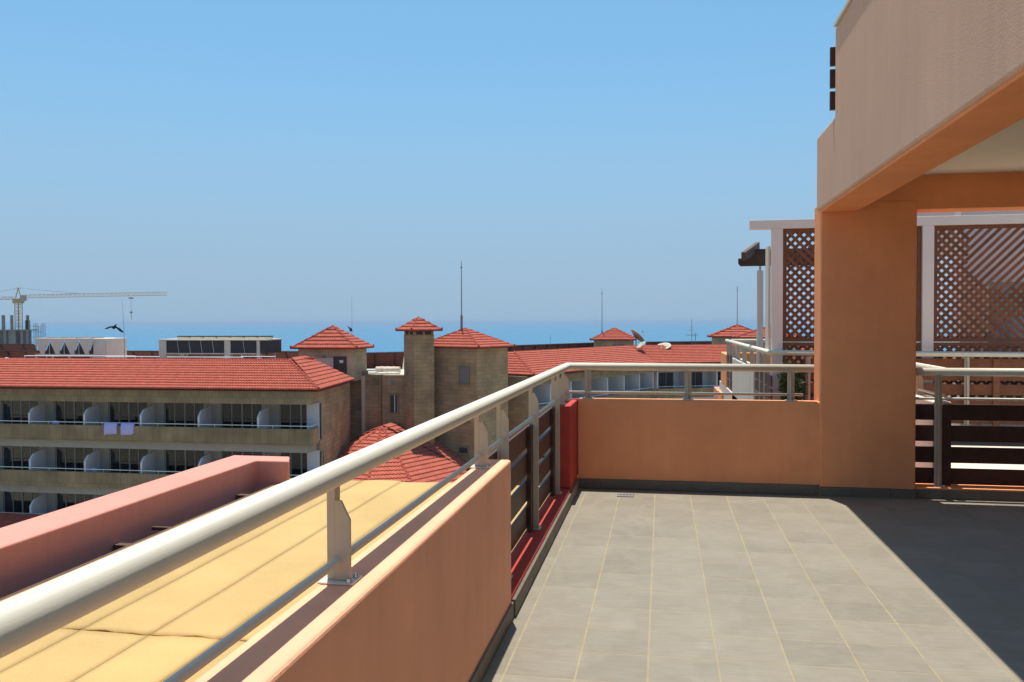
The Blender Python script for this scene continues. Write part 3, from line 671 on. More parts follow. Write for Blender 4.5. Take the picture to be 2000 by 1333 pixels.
# chillers and rails on the roof deck
def chiller1():
    Y = 51.4; a = py(68, 661, Y); b = py(208, 661, Y); z1 = a.z; z0 = py(68, 692, Y).z; x0, x1 = a.x, b.x; D = 2.2
    t = thing('chiller', 'pale rooftop chiller with four dark triangular coil openings', 'chiller', ((x0+x1)/2, Y, ZD))
    xe = x1-.95
    B(xe, x1, Y, Y+D, ZD+.002, z1-.02).build('control_cabinet', CHILL, t, bevel=.02)
    B(x0-.02, xe+.02, Y-.03, Y+D, z1-.16, z1).build('fan_deck', CHILL, t, bevel=.01)
    B(x0, xe, Y, Y+D, z0-.12, z0-.0).build('base_frame', CHILL, t)
    n = 4; wdt = (xe-x0)/n
    zt_ = z1-.17; zb = z0+.002
    for k in range(n):      # V panels: solid triangles pointing down between the dark coil openings
        c = x0+wdt*(k+.5)
        MB().prism([(c-wdt*.48, Y, zt_), (c+wdt*.48, Y, zt_), (c+wdt*.10, Y, zb), (c-wdt*.10, Y, zb)], (0, .04, 0)).build('v_panel', CHILL, t)
        MB().prism([(c+wdt*.50, Y+.02, zt_-.1), (c+wdt*.86, Y+.06, zb), (c+wdt*.14, Y+.06, zb)] if k < n-1 else [(c+wdt*.48, Y+.05, zt_), (c+wdt*.5, Y+.05, zb), (c+wdt*.14, Y+.05, zb)], (0, .03, 0)).build('coil', COIL, t)
        MB().bar((c+wdt*.5, Y-.004, zb), (c+wdt*.5, Y-.004, zt_-.1), .03, .03).build('coil_divider', CHILL, t)
        MB().cyl((c, Y+1.1, z1+.001), (c, Y+1.1, z1+.07), .48, .45, 16).build('fan_shroud', GREYM, t)
    B(x0, xe, Y+.5, Y+D-.3, z0-.9, z0-.121).build('compressor_bay', COIL, t)
    for x in (x0+.05, x0+1.3, x0+2.6, xe-.1): MB().bar((x, Y+.06, ZD+.002), (x, Y+.06, z0-.121), .1, .1).build('leg', CHILL, t)
chiller1()
def chiller2():
    Y = 50.8; a = py(310, 663, Y); b = py(519, 663, Y); x0, x1 = a.x, b.x; z1 = a.z; zc = py(310, 690, Y).z; D = 2.4
    X = lambda p: py(p, 670, Y).x
    t = thing('chiller', 'long white chiller with open dark coil bays beside the stair house', 'chiller', ((x0+x1)/2, Y, ZD))
    B(x0, x1, Y-.02, Y+D, z1-.09, z1).build('fan_deck', CHILL, t, bevel=.01)
    B(x0, X(324), Y, Y+D, ZD+.002, z1-.091).build('control_cabinet', CHILL, t, bevel=.01)
    for p in ((438, 449.5), (501, 507)): B(X(p[0]), X(p[1]), Y, Y+.3, ZD+.002, z1-.091).build('column_panel', CHILL, t)
    for p in ((324, 438), (449.5, 501)):
        B(X(p[0])+.01, X(p[1])-.01, Y+.08, Y+.12, zc, z1-.092).build('coil', COIL, t)
        n = 5 if p[0] < 400 else 2
        for k in range(1, n):
            x = X(p[0])+(X(p[1])-X(p[0]))*k/n; MB().bar((x-.06, Y+.07, z1-.1), (x+.06, Y+.07, zc), .025, .02).build('coil_divider', CHILL, t)
        MB().bar((X(p[0]), Y+.03, zc-.03), (X(p[1]), Y+.03, zc-.03), .06, .07).build('sill_rail', CHILL, t)
        B(X(p[0])+.1, X(p[1])-.1, Y+.9, Y+1.8, ZD+.1, zc-.25).build('compressor_bay', COIL, t)
    MB().cyl((X(332), Y+.6, ZD+.75), (X(350), Y+.6, ZD+.75), .28, n=14).build('compressor', BLUEM, t)
    MB().cyl((X(375), Y+.6, ZD+.75), (X(410), Y+.6, ZD+.75), .28, n=14).build('compressor', BLUEM, t)
    B(X(508), x1-.02, Y+.05, Y+D-.1, zc, z1-.092).build('end_coil', COIL, t)
    for k in range(7):
        c = X(340)+k*(X(503)-X(340))/6; MB().cyl((c, Y+1.2, z1+.001), (c, Y+1.2, z1+.12), .44, .44, 18).build('fan_shroud', CHILL, t)
        MB().cyl((c, Y+1.2, z1+.121), (c, Y+1.2, z1+.20), .47, .44, 18).build('fan_guard', COIL, t)
    for x in (X(326), X(436), X(505)): MB().bar((x, Y+D-.1, ZD+.002), (x, Y+D-.1, z1-.1), .1, .1).build('leg', CHILL, t)
chiller2()
def roof_rail(xa, xb, yy, Y, lab, n=4):
    a = py(xa, yy, Y); b = py(xb, yy, Y); t = thing('roof_railing', lab, 'railing', (a.x, Y, ZD), 'white guard rails on the hotel roof deck')
    MB().cyl((a.x, Y, a.z), (b.x, Y, a.z), .035, n=8).build('top_rail', WPAINT, t)
    MB().cyl((a.x, Y, a.z-.45), (b.x, Y, a.z-.45), .025, n=8).build('mid_rail', WPAINT, t)
    for i in range(n): x = a.x+.03+(b.x-a.x-.06)*i/(n-1); MB().cyl((x, Y, ZD+.002), (x, Y, a.z), .03, n=8).build('post', WPAINT, t)
roof_rail(48, 265, 695.5, 50.3, 'long white guard rail in front of the chiller with triangular openings', 6)
roof_rail(206, 312, 697, 50.0, 'white guard rail joining the two rooftop chillers', 4)
roof_rail(326, 475, 698, 50.1, 'white guard rail in front of the long chiller', 5)
roof_rail(471, 538, 697, 50.4, 'short white guard rail between the long chiller and stair house', 3)
def vent(x, y, Y, lab):
    p = py(x, y, Y); t = MB(); n = 10
    t.cyl((p.x, Y, ZD+.002), (p.x, Y, p.z-.22), .12, .12, 10)
    for k in range(4):
        a0, a1 = math.pi/2*k/4, math.pi/2*(k+1)/4; t.cyl((p.x, Y, p.z-.22+.22*math.sin(a0)), (p.x, Y, p.z-.22+.22*math.sin(a1)), .34*math.cos(a0), max(.01, .34*math.cos(a1)), 14)
    o = t.build('roof_vent', WPAINT, smooth=True); tag(o, lab, 'vent', 'white domed vents on the hotel roof')
for v_ in ((12, 698.5, 50, 'white domed vent over the tile ridge beside the end of the guard rail'), (92, 700.2, 49.8, 'white domed vent under the first triangle of the chiller'),
           (146, 701, 49.8, 'white domed vent under the middle triangles of the chiller'), (420, 702, 49.6, 'white domed vent in front of the long chiller')): vent(*v_)

# inner backs of the far tiled parapets: brown boarding with rafters
def mansard(lab, pts, top, bot, lean=1.0, step=1.6):
    """pts: (x, y) plan line of the top edge; boards lean away below it"""
    t = thing('roof_parapet', lab, 'roof', (pts[0][0], pts[0][1], bot), None)
    for (ax, ay), (bx, by) in zip(pts, pts[1:]):
        d = Vector((bx-ax, by-ay, 0)); L = d.length; d.normalize(); nrm = Vector((-d.y, d.x, 0))
        if nrm.y < 0: nrm = -nrm
        A, Bv = Vector((ax, ay, top)), Vector((bx, by, top)); lo = nrm*lean; lo.z = bot-top
        MB().prism([A, Bv, Bv+lo, A+lo], nrm*.08).build('boarding', MANS, t)
        mb = MB(); k = int(L/.17)
        for i in range(k): p = A+d*(L*(i+.5)/k); mb.cyl(p+Vector((0, 0, .02))-nrm*.08, p+nrm*.25+Vector((0, 0, -.1)), .06, .06, 6)
        c = mb.build('tile_edge', RIBW, t); c['kind'] = 'stuff'
        n = max(2, int(L/step))
        for i in range(n):
            p = A+d*(L*(i+.5)/n); MB().bar(p-nrm*.05+Vector((0, 0, -.05)), p+lo*.98-nrm*.05+d*.35, .07, .1, up=-nrm).build('rafter', RIBW, t)
    return t
mansard('brown boarded back of the tiled roof parapet behind the rooftop chillers', [(-56, 62.5), (-23.2, 62.5)], py(260, 686.5, 62.5).z, -3.0)
yb = 92
mansard('far brown boarded roof parapet left of the triangular chiller', [(-100, yb), (py(66, 672, yb).x, yb)], py(40, 673, yb).z, -5.0, 2.4, 3)
B(-100, py(66, 672, yb).x, yb+2.5, yb+10, -14, -3.5).build('annex_block', CREAM); tag(bpy.data.objects['annex_block'], 'cream block under the far boarded roof parapet', 'building')

# ---------------------------------------------------------------- stair houses, link wall, chimney, tower
def hip_roof(t, cs, peak, over, drop=.0, capr=.09):
    """pyramid roof on wall corners cs (list of xy, any order round), peak = Vector; eave pushed out by over"""
    c = Vector((sum(p[0] for p in cs)/len(cs), sum(p[1] for p in cs)/len(cs))); ze = cs[0][2]
    E_ = []
    for p in cs: d = Vector((p[0], p[1]))-c; d = d*(1+over/d.length*1.41); E_.append(Vector((c.x+d.x, c.y+d.y, ze)))
    n = len(E_); dn = Vector((0, 0, -.06))
    r = MB().add([p+dn for p in E_]+[peak+dn], [(i, (i+1) % n, n) for i in range(n)]+[tuple(range(n))[::-1]]).build('roof', CAPT, t)
    for i in range(n):
        a, b = E_[i], E_[(i+1) % n]; mid = (a+b)/2
        tiles('roof_tiles', a, b, peak, peak, r)
        hipcap(a, peak, r, capr)
    return r
def stair_house(lab, xl, xc, xr, ytop, ypk, xpk, Y, zb, door=None, wall=None, over=.35, rotc=None):
    C_ = py(xc, ytop, Y); ze = C_.z; Lx = py(xl, ytop, Y).x; Rp = px(xr, ytop, C_.x) if rotc is None else None
    back = min(max(Rp.y, Y+2.5), Y+4.2) if Rp else Y+3
    t = thing('stair_house', lab, 'roof house', ((Lx+C_.x)/2, Y+1, zb))
    B(Lx, C_.x, Y, back, zb+.002, ze+.0).build('wall', wall or STONEY, t)
    pk = Vector(((Lx+C_.x)/2, (Y+back)/2, 0)); pk.z = ze+(ytop-ypk)/FPX*(Y*1.03)*1.0
    hip_roof(t, [(Lx, Y, ze+.05), (C_.x, Y, ze+.05), (C_.x, back, ze+.05), (Lx, back, ze+.05)], pk, over)
    return t, Lx, C_.x, ze
SY = 54.2
sh1, sx0, sx1, sze = stair_house('cream stair house with brown door and red hip roof behind the wing', 582.5, 689, 716, 682, 637, 650, SY, ZD)
dr = py(651.5, 696.6, SY); dr2 = py(677.6, 740, SY)
B(sx0+.55, sx1-.42, SY-.012, SY-.001, ZD+.01, sze-.62).build('recess_panel', CREAM, sh1)
dd = B(dr.x, dr2.x, SY-.05, SY-.013, ZD+.01, dr.z).build('door', DOORM, sh1)
a = py(663, 704, SY-.06); B(a.x, a.x+.26, SY-.056, SY-.0505, a.z-.18, a.z+.0).build('notice', WPAINT, dd)
a = py(633, 697, SY); MB().cyl((a.x, SY-.12, a.z), (a.x, SY-.014, a.z), .09, .11, 10).build('wall_lamp', GREYM, sh1)

cb = thing('hotel_core', 'limestone hotel core block with stepped facets and small windows', 'building', (-14, 56, -14))
def facet(p0, p1, zt_, th=.5, name='wall', m=STONE):
    a = Vector((p0[0], p0[1], -14)); b = Vector((p1[0], p1[1], -14)); d = (b-a).normalized(); n = Vector((-d.y, d.x, 0))
    if n.y < 0: n = -n
    return MB().prism([a, b, b+n*th, a+n*th], (0, 0, 14+zt_)).build(name, m, cb)
zl_ = py(730, 733, 55.6).z
P_ = [(py(684, 740, 56.3).x, 56.3), (py(711, 740, 56.0).x, 56.0), (py(745, 740, 56.0).x, 56.0), (py(748, 740, 55.3).x, 55.3), (py(792, 740, 55.3).x, 55.3)]
facet(P_[0], P_[1], zl_+.25); facet((P_[1][0]+.003, P_[1][1]-.06), (P_[2][0], P_[2][1]-.06), zl_); facet((P_[3][0]-.06, P_[3][1]), P_[4], zl_+.02, 1.0)
B(P_[1][0]-.12, P_[1][0]+.10, 55.80, 55.93, -14, zl_-.08).build('downpipe', CREAM, cb)
B(P_[0][0]-.5, P_[4][0]+1, 56.6, 66, -14, zl_-.25).build('core_mass', STONE, cb)
B(P_[0][0]+.2, P_[4][0]+3.5, 56.9, 65, zl_-.245, zl_-.12).build('roof_deck', DECK, cb)
def cwin(xa, xb, ya, yb, Y, parent, fr=.12, th=.08):
    a = py(xa, ya, Y); b = py(xb, yb, Y); x0, x1, z1, z0 = a.x, b.x, a.z, b.z
    w_ = MB().box(x0-fr, x1+fr, Y-th, Y-.002, z1, z1+fr).box(x0-fr-.05, x1+fr+.05, Y-th-.05, Y-.002, z0-fr, z0).box(x0-fr, x0, Y-th, Y-.002, z0+.001, z1-.001).box(x1, x1+fr, Y-th, Y-.002, z0+.001, z1-.001).build('window', STONEL, parent)
    B(x0, x1, Y-.03, Y-.003, z0, z1).build('pane', COIL, w_)
    s_ = MB().bar(((x0+x1)/2+.06, Y-.04, z0), ((x0+x1)/2+.06, Y-.04, z1), .05, .02, up=(0, 1, 0)).build('mullion', WPAINT, w_)
    return w_
cwin(763, 776, 772, 806, 55.3, cb)
for xa, ya in ((767, 748),):
    a = py(xa, ya, 55.3); B(a.x-.12, a.x+.12, 55.25, 55.298, a.z-.14, a.z+.14).build('air_vent', GREYM, cb)
a = py(735, 746, 55.94); B(a.x-.2, a.x+.2, 55.90, 55.938, a.z-.2, a.z+.2).build('air_vent', STONEL, cb)
# clutter on the deck: pale pipes
for i, (xa, xb, yy, Y, r) in enumerate(((716, 781, 716, 61, .12), (735, 781, 722, 59.5, .25), (716, 736, 726, 58.3, .10), (738, 760, 728.5, 57.6, .1), (752, 781, 729, 57.4, .12))):
    zz = zl_-.12+r+.003; a = py(xa, yy, Y); b = py(xb, yy, Y)
    lab = ['long pale pipe at the back of the hotel core deck', 'thick wrapped duct lying across the hotel core deck', 'short pale pipe beside the stair house wall', 'small pale slab lying near the link parapet', 'pale pipe end resting by the tall chimney'][i]
    mb = MB().cyl((a.x, Y, zz), (b.x, Y, zz), r, n=10)
    for k in range(1, 4): xx = a.x+(b.x-a.x)*k/4; mb.cyl((xx-.04, Y, zz), (xx+.04, Y, zz), r*1.12, n=10)
    tag(mb.build('roof_pipe', WPAINT if i != 1 else CREAM, smooth=True), lab, 'pipe')

# chimney, set diagonally
cy = 55.0; cc = py(809, 700, cy-1.0); hs = 1.02
ch_ = thing('chimney', 'tall square limestone chimney with little red hip roof', 'chimney', (cc.x, cy, -14))
crn = [(cc.x-hs, cy+.05), (cc.x, cy-hs), (cc.x+hs*1.05, cy+.05), (cc.x, cy+hs)]
zc1 = py(809, 646, cy).z
zc0 = py(809, 654, cy).z
MB().prism([(x, y, -14) for x, y in crn], (0, 0, 14+zc0)).build('shaft', STONE, ch_)
MB().prism([(cc.x+(x-cc.x)*.93, cy+(y-cy)*.93, zc0+.001) for x, y in crn], (0, 0, zc1-zc0)).build('flue_opening', COIL, ch_)
for i in range(4):
    a, b = Vector((*crn[i], 0)), Vector((*crn[(i+1) % 4], 0))
    for k in range(3): p = a.lerp(b, .05+k*.45); p = p.lerp(Vector((cc.x, cy, 0)), .06); B(p.x-.05, p.x+.05, p.y-.05, p.y+.05, zc0+.002, zc1).build('flue_pier', STONE, ch_)
hip_roof(ch_, [(x, y, zc1+.02) for x, y in crn], Vector((cc.x, cy, zc1+.85)), .38, capr=.07)

# tower, turned 25 degrees
TA = rad(25); TL = 4.6; tc_ = py(932, 760, 54.6); tz = py(932, 681, 54.6).z
c0 = Vector((tc_.x, 54.6)); lv_ = Vector((-math.cos(TA), math.sin(TA)))*TL; rv = Vector((math.sin(TA), math.cos(TA)))*TL*.76
tq = [c0+lv_, c0, c0+rv, c0+lv_+rv]
tw = thing('tower', 'limestone hotel tower with shuttered window and red pyramid roof', 'tower', (c0.x, c0.y+2, -14))
MB().prism([(p.x, p.y, -14) for p in tq], (0, 0, 14+tz)).build('wall', STONE, tw)
tpk = (tq[0]+tq[2])/2
zpk = tz+1.27
hip_roof(tw, [(p.x, p.y, tz+.05) for p in tq], Vector((tpk.x, tpk.y, zpk)), .33)
def twin(xa, xb, ya, yb, m):
    ld = Vector((-math.cos(TA), math.sin(TA), 0)); nn = Vector((-math.sin(TA), -math.cos(TA), 0))
    def hit(x, y):
        d = ray(x, y); o = Vector((c0.x, c0.y, 0)); return CAM+d*((o-CAM).dot(nn)/d.dot(nn))
    a, b = hit(xa, ya), hit(xb, yb); ux = (Vector((b.x, b.y, 0))-Vector((a.x, a.y, 0))); W_ = ux.length; ux.normalize(); z1, z0 = a.z, b.z; o = Vector((a.x, a.y, 0))
    def bx(u0, u1, za, zb, d0, d1, mb): return mb.prism([o+ux*u0+nn*d0+Vector((0, 0, za)), o+ux*u1+nn*d0+Vector((0, 0, za)), o+ux*u1+nn*d0+Vector((0, 0, zb)), o+ux*u0+nn*d0+Vector((0, 0, zb))], nn*(d1-d0))
    mb = MB(); f = .1
    bx(-f, W_+f, z1, z1+f, .003, .07, mb); bx(-f-.05, W_+f+.05, z0-f, z0, .003, .12, mb); bx(-f, 0, z0+.001, z1-.001, .003, .07, mb); bx(W_, W_+f, z0+.001, z1-.001, .003, .07, mb)
    w_ = mb.build('window', STONEL, tw); pb_ = MB(); bx(0, W_, z0, z1, .004, .02, pb_); pb_.build('shutter' if m is GREYM else 'pane', m, w_)
twin(898, 915, 718, 750, GREYM); twin(898, 915, 817, 825, COIL); twin(898, 914, 874, 886, COIL)
def rod(lab, x, ytop, ybase, Y, zb, r=.035, foot=True, dd=None):
    a = py(x, ytop, Y); b = Vector((a.x, Y, zb)); t = MB().cyl(b, a, r, r*.55, 8)
    if foot: t.cyl(b, b.lerp(a, .22), r*1.9, r*1.9, 8)
    t.cyl(a-Vector((0, 0, .35)), a-Vector((0, 0, .28)), r*1.7, n=8); t.cyl(a-Vector((0, 0, .001)), a+Vector((0, 0, .18)), r*.5, .004, 6)
    return tag(t.build('lightning_rod', GREYM), lab, 'lightning rod')
rd = rod('tall lightning rod on the peak of the limestone tower', 901, 514, 646, tpk.y, zpk-.1, .045)

# ---------------------------------------------------------------- right wing
hr = thing('hotel_wing', 'distant curved hotel wing with white balcony dividers under red tiles', 'building', (-4, 68, -14))
A1 = pz(1043, 733.6, ZE); A2 = pz(1287, 710.2, ZE); A3 = Vector((16, A2.y+7.2, ZE))
RUN = 3.75
u1 = (A2-A1).normalized(); n1 = Vector((-u1.y, u1.x, 0)); u2 = (A3-A2).normalized(); n2 = Vector((-u2.y, u2.x, 0))
up_ = Vector((0, 0, ZR-ZE)); mt_ = (n1+n2).normalized(); mt_ = mt_*(RUN/mt_.dot(n1))
A0 = A1+n1*6.0; T1 = A1+n1*RUN+u1*RUN*.8+up_; T2 = A2+mt_+up_; T3 = A3+n2*RUN+up_; T0 = T1+n1*2.25
rm = MB(); dn = Vector((0, 0, -.07))
rm.add([p+dn for p in (A0, A1, A2, A3, T1, T2, T3, T0)], [(1, 2, 5, 4), (2, 3, 6, 5), (0, 1, 4, 7)])
inn = Vector((-3.5, 1.6, 0)); rm.add([p+Vector((0, 0, -.1)) for p in (A0, A1, A2, A3, A3+Vector((-2, 4, 0)), A2+inn, A1+inn)], [(0, 1, 6), (1, 2, 5, 6), (2, 3, 4, 5)])
rm = rm.build('roof', CAPT, hr)
tiles('roof_tiles', A1, A2, T2, T1, rm); tiles('roof_tiles', A2, A3, T3, T2, rm); tiles('roof_tiles', A0, A1, T1, T0, rm)
hipcap(A1, T1, rm); hipcap(T1, T2, rm, .08, False); hipcap(T2, T3, rm, .08, False)
def offs(a, b, d):   # plan direction along a->b and offset inward (away from the eave) by d
    u = (b-a); u.z = 0; u.normalize(); n = Vector((-u.y, u.x, 0)); return u, n
for (a, b, end) in ((A1, A2, 0), (A2, A3, 1)):
    u, n = offs(a, b, 0); L = (Vector((b.x, b.y, 0))-Vector((a.x, a.y, 0))).length; a = Vector((a.x, a.y, 0)); P0 = a+n*.35
    def slab(s0, s1, d0, d1, z0, z1, name, m, par=hr):
        q = [P0+u*s0+n*d0, P0+u*s1+n*d0, P0+u*s1+n*d1, P0+u*s0+n*d1]
        return MB().prism([p+Vector((0, 0, z0)) for p in q], (0, 0, z1-z0)).build(name, m, par)
    slab(.02, L-.02, 0, .3, -2.85, ZE-.11, 'fascia', STONEL)
    for s in range(2):
        zf = -5.15-s*ST
        slab(.02, L-.02, 0, .16, zf-.13, zf+.72, 'balcony_parapet', STONEL); slab(.02, L-.02, .161, 2.2, zf-.12, zf, 'balcony_slab', GREYP)
        MB().tube([P0+u*.1+n*.08+Vector((0, 0, zf+.9)), P0+u*(L-.1)+n*.08+Vector((0, 0, zf+.9))], .022, 8).build('balcony_rail', WPAINT, hr)
        slab(.02, L-.02, 1.9, 2.1, zf+.001, zf+ST-.13, 'back_wall', WHITEP); slab(.02, L-.02, .31, 1.89, zf+2.25, zf+ST-.135, 'soffit_band', WHITEP)
        k = int(L/2.9)
        for i in range(k+1):
            s0 = min(i*L/k+.03, L-.16); slab(s0, s0+.12, .165, 1.895, zf+.002, zf+2.245, 'divider', WHITEP)
            if i < k:
                w_ = slab(s0+.9, s0+2.4, 1.86, 1.898, zf+.01, zf+2.1, 'window', WFRAME); slab(s0+.96, s0+1.62, 1.845, 1.858, zf+.08, zf+2.04, 'pane', COIL, w_); slab(s0+1.68, s0+2.34, 1.845, 1.858, zf+.08, zf+2.04, 'pane', COIL, w_)
    slab(.02, L-.02, 0, 6, -14, -8.2, 'lower_wall', STONE); slab(.02, L-.02, 2.11, 8, -8.198, -2.6, 'mass', STONE)
q_ = [A1+n1*.352+u1*.002, A0+u1*.002, A0+u1*.022, A1+n1*.352+u1*.022]
MB().prism([(p.x, p.y, -14) for p in q_], (0, 0, 14+ZE-.12)).build('end_wall', STONE, hr)
mansard('brown boarded back of roof parapet between tower and domed stair house', [(py(985, 677, 74).x, 74), (py(1162, 673, 86).x, 86)], -.45, -3.0)
mansard('brown boarded back of roof parapet behind the satellite dishes', [(py(1262, 673, 92).x, 92), (py(1420, 671, 96).x, 96)], -.5, -3.2)
mansard('brown boarded back of roof parapet between stair house and chimney', [(py(713, 690, 64).x, 64), (py(790, 690, 66).x, 66)], py(740, 690, 64).z, -3.2)
# stair houses on the right wing
s2, *_ = stair_house('yellow limestone stair house with dishes beside its red roof', 1160, 1235, 1262, 665, 642.5, 1210, 82, -4.0)
rod('slim lightning rod at the corner of the stair house with dishes', 1175.7, 567, 656, 83, -.3, .04)
a = py(1209, 677, 81.95); B(a.x-.6, a.x+.5, 81.94, 81.998, a.z-.8, a.z+.2).build('window', GREYM, s2)
s3, *_ = stair_house('yellow limestone stair house behind the far handrail with slim rod', 1393, 1492, 1520, 659, 636.5, 1440, 88, -4.0)
s4, *_ = stair_house('lower red hip roofed stair house partly behind the grey pergola post', 1443, 1560, 1590, 661, 641, 1480, 80, -4.0, over=.3)
rod('slim lightning rod on the stair house behind the far handrail', 1440, 561, 640, 90, -.1, .045)
def dish(lab, x, y, Y, R, aim, zb):
    p = py(x, y, Y); t = thing('satellite_dish', lab, 'dish', (p.x, Y, zb)); aim = Vector(aim).normalized(); up = Vector((0, 0, 1)); sd = aim.cross(up).normalized(); u2 = sd.cross(aim); mb = MB(); n = 20
    rings = [(0, 0)]+[(R*k/4, .22*R*(k/4)**2) for k in range(1, 5)]; mb.v.append(tuple(p))
    for r, d in rings[1:]:
        for i in range(n): a_ = 2*math.pi*i/n; mb.v.append(tuple(p+sd*(r*math.cos(a_))+u2*(r*math.sin(a_))+aim*d))
    for i in range(n): mb.f.append((0, 1+i, 1+(i+1) % n))
    for k in range(3):
        for i in range(n): a_ = 1+k*n; mb.f.append((a_+i, a_+(i+1) % n, a_+n+(i+1) % n, a_+n+i))
    o = mb.build('reflector', DISH, t, smooth=True); m_ = o.modifiers.new('thick', 'SOLIDIFY'); m_.thickness = .03
    MB().cyl(p-aim*.04, (p.x-aim.x*.2, Y-aim.y*.2, zb), .05, n=8).build('mast', GREYM, t)
    MB().cyl(p-u2*R*.9+aim*.2*R, p+aim*R*.9, .02, n=6).build('feed_arm', WPAINT, t); MB().cyl(p+aim*R*.85, p+aim*R*1.0, .06, n=8).build('feed_horn', GREYM, t)
dish('large cream satellite dish half behind the stair house roof', 1243, 660, 84.5, .95, (.75, .3, .75), -4.0)
dish('cream satellite dish standing low behind the red tiled ridge', 1296, 680, 82, .75, (-.2, -.5, 1.1), -3.0)
dish('small cream satellite dish at the foot of the stair house', 1253, 676, 80, .5, (-.6, -.3, .8), -3.0)
def aerial(x, yt, Y, zb):
    p = py(x, yt, Y); t = thing('television_aerial', 'thin television aerial with crossbars on the far roof', 'aerial', (p.x, Y, zb))
    MB().cyl((p.x, Y, zb), (p.x, Y, p.z), .035, .02, 6).build('mast', GREYM, t)
    for k, (dz, l) in enumerate(((-1.6, .75), (-1.75, .5), (-1.2, .3), (-.9, .2))): MB().cyl((p.x-l, Y, p.z+dz), (p.x+l, Y, p.z+dz), .02, n=6).build('crossbar', GREYM, t)
    MB().cyl((p.x+.35, Y, zb), (p.x+.35, Y, p.z-1.5), .03, n=6).build('stay', GREYM, t)
aerial(1351, 622, 88, -3.2)
rod('short thin aerial on the boarded roof parapet right of the tower', 1075, 657, 672, 80.5, -.9, .02, False)

# low faceted tiled roof at the foot of the core block
ap = py(746, 835, 53.4); R_, hh = 6.8, 3.2
lr = thing('porch_roof', 'faceted red tiled roof at the foot of the hotel core', 'roof', (ap.x, ap.y, -14))
ths = [-175, -125, -80, -54, 5]
ring = [ap+Vector((R_*math.cos(rad(t)), R_*math.sin(rad(t)), -hh)) for t in ths]
ring[0] = ap+Vector((-R_*.95, 1, -hh)); ring[4] = ap+Vector((R_*.98, .2, -hh)); ring.append(ap+Vector((R_*1.05, 5.5, -hh)))
q = MB().add([p+Vector((0, 0, -.07)) for p in ring]+[ap+Vector((0, 0, -.07))]+[ap+Vector((0, 7, -.07))], [(i, i+1, len(ring)) for i in range(len(ring)-2)]+[(4, 5, 7, 6)]).build('roof', CAPT, lr)
for a_, b_ in zip(ring[:4], ring[1:5]): tiles('roof_tiles', a_, b_, ap, ap, q, pitch=.22, course=.40)
tiles('roof_tiles', ring[4], ring[5], ap+Vector((1.2, 6.5, 0)), ap, q, pitch=.22, course=.40)
tiles('roof_tiles', ring[0]+Vector((0, 4, 0)), ring[0], ap, ap+Vector((-.5, 6, 0)), q, pitch=.22, course=.40)
for p in ring[1:4]: hipcap(p, ap, q, .11, False)
MB().cyl((ap.x, ap.y+.6, -14), (ap.x, ap.y+.6, ap.z-hh-.1), R_*.86, n=16).build('wall', STONE, lr)

# ---------------------------------------------------------------- bird-scaring hawk kites on thin poles
def hawk(lab, pole, wings, Y, zb, loc):
    t = thing('hawk_kite', lab, 'kite', loc)
    pts = [py(x, y, Y) for x, y in pole]; pts[0].z = zb; mb = MB()
    for a_, b_, r0, r1 in zip(pts, pts[1:], (.022, .016, .010, .006), (.016, .010, .006, .003)): mb.cyl(a_, b_, r0, r1, 6)
    mb.build('pole', GREYM, t)
    w_ = MB(); P = [py(x, y, Y) for x, y in wings]; n = len(P)
    w_.prism([p+Vector((0, -.01, 0)) for p in P], (0, .02, 0)); w_.build('wings', BLACK, t)
    return t, w_
k1, _ = hawk('black hawk shaped kite with drooping wings beside its thin bent pole', [(243.5, 705), (242.5, 660), (241, 620), (238.2, 585)],
     [(203.5, 643), (207, 641), (214, 638.2), (223, 637), (225.5, 635), (227.5, 638.5), (234, 641.5), (238.5, 645.5), (242, 649.5), (239, 650), (234.5, 648), (229.5, 643.5), (226.3, 641), (222, 642.5), (219.5, 641.5), (222, 640.4), (216, 640.6), (209, 643)], 49.4, ZD, (py(243, 700, 49.4).x, 49.4, ZD))
a, b = py(221, 641.6, 49.38), py(226, 635.6, 49.38); MB().cyl(a, b, .10, .045, 10).build('body', BLACK, k1, smooth=True); MB().cyl(b, b+(b-a).normalized()*.09, .05, .012, 8).build('beak', BLACK, k1)
MB().cyl(py(241.8, 649.8, 49.39), py(242.3, 652, 49.4), .006, n=5).build('tether', GREYM, k1)
k2, _ = hawk('small black hawk shaped kite folded against a thin pole behind the stair house', [(687.6, 690), (687.4, 650), (687.2, 615), (687, 578)],
     [(677.5, 637), (681, 639), (684, 640.5), (687, 642), (687, 648), (685.5, 647), (684.5, 644.5), (681, 641.5)], 59.5, zl_-.12, (py(687.5, 690, 59.5).x, 59.5, zl_-.12))
a, b = py(686.2, 647, 59.48), py(683, 640.5, 59.48); MB().cyl(a, b, .11, .05, 10).build('body', BLACK, k2, smooth=True)

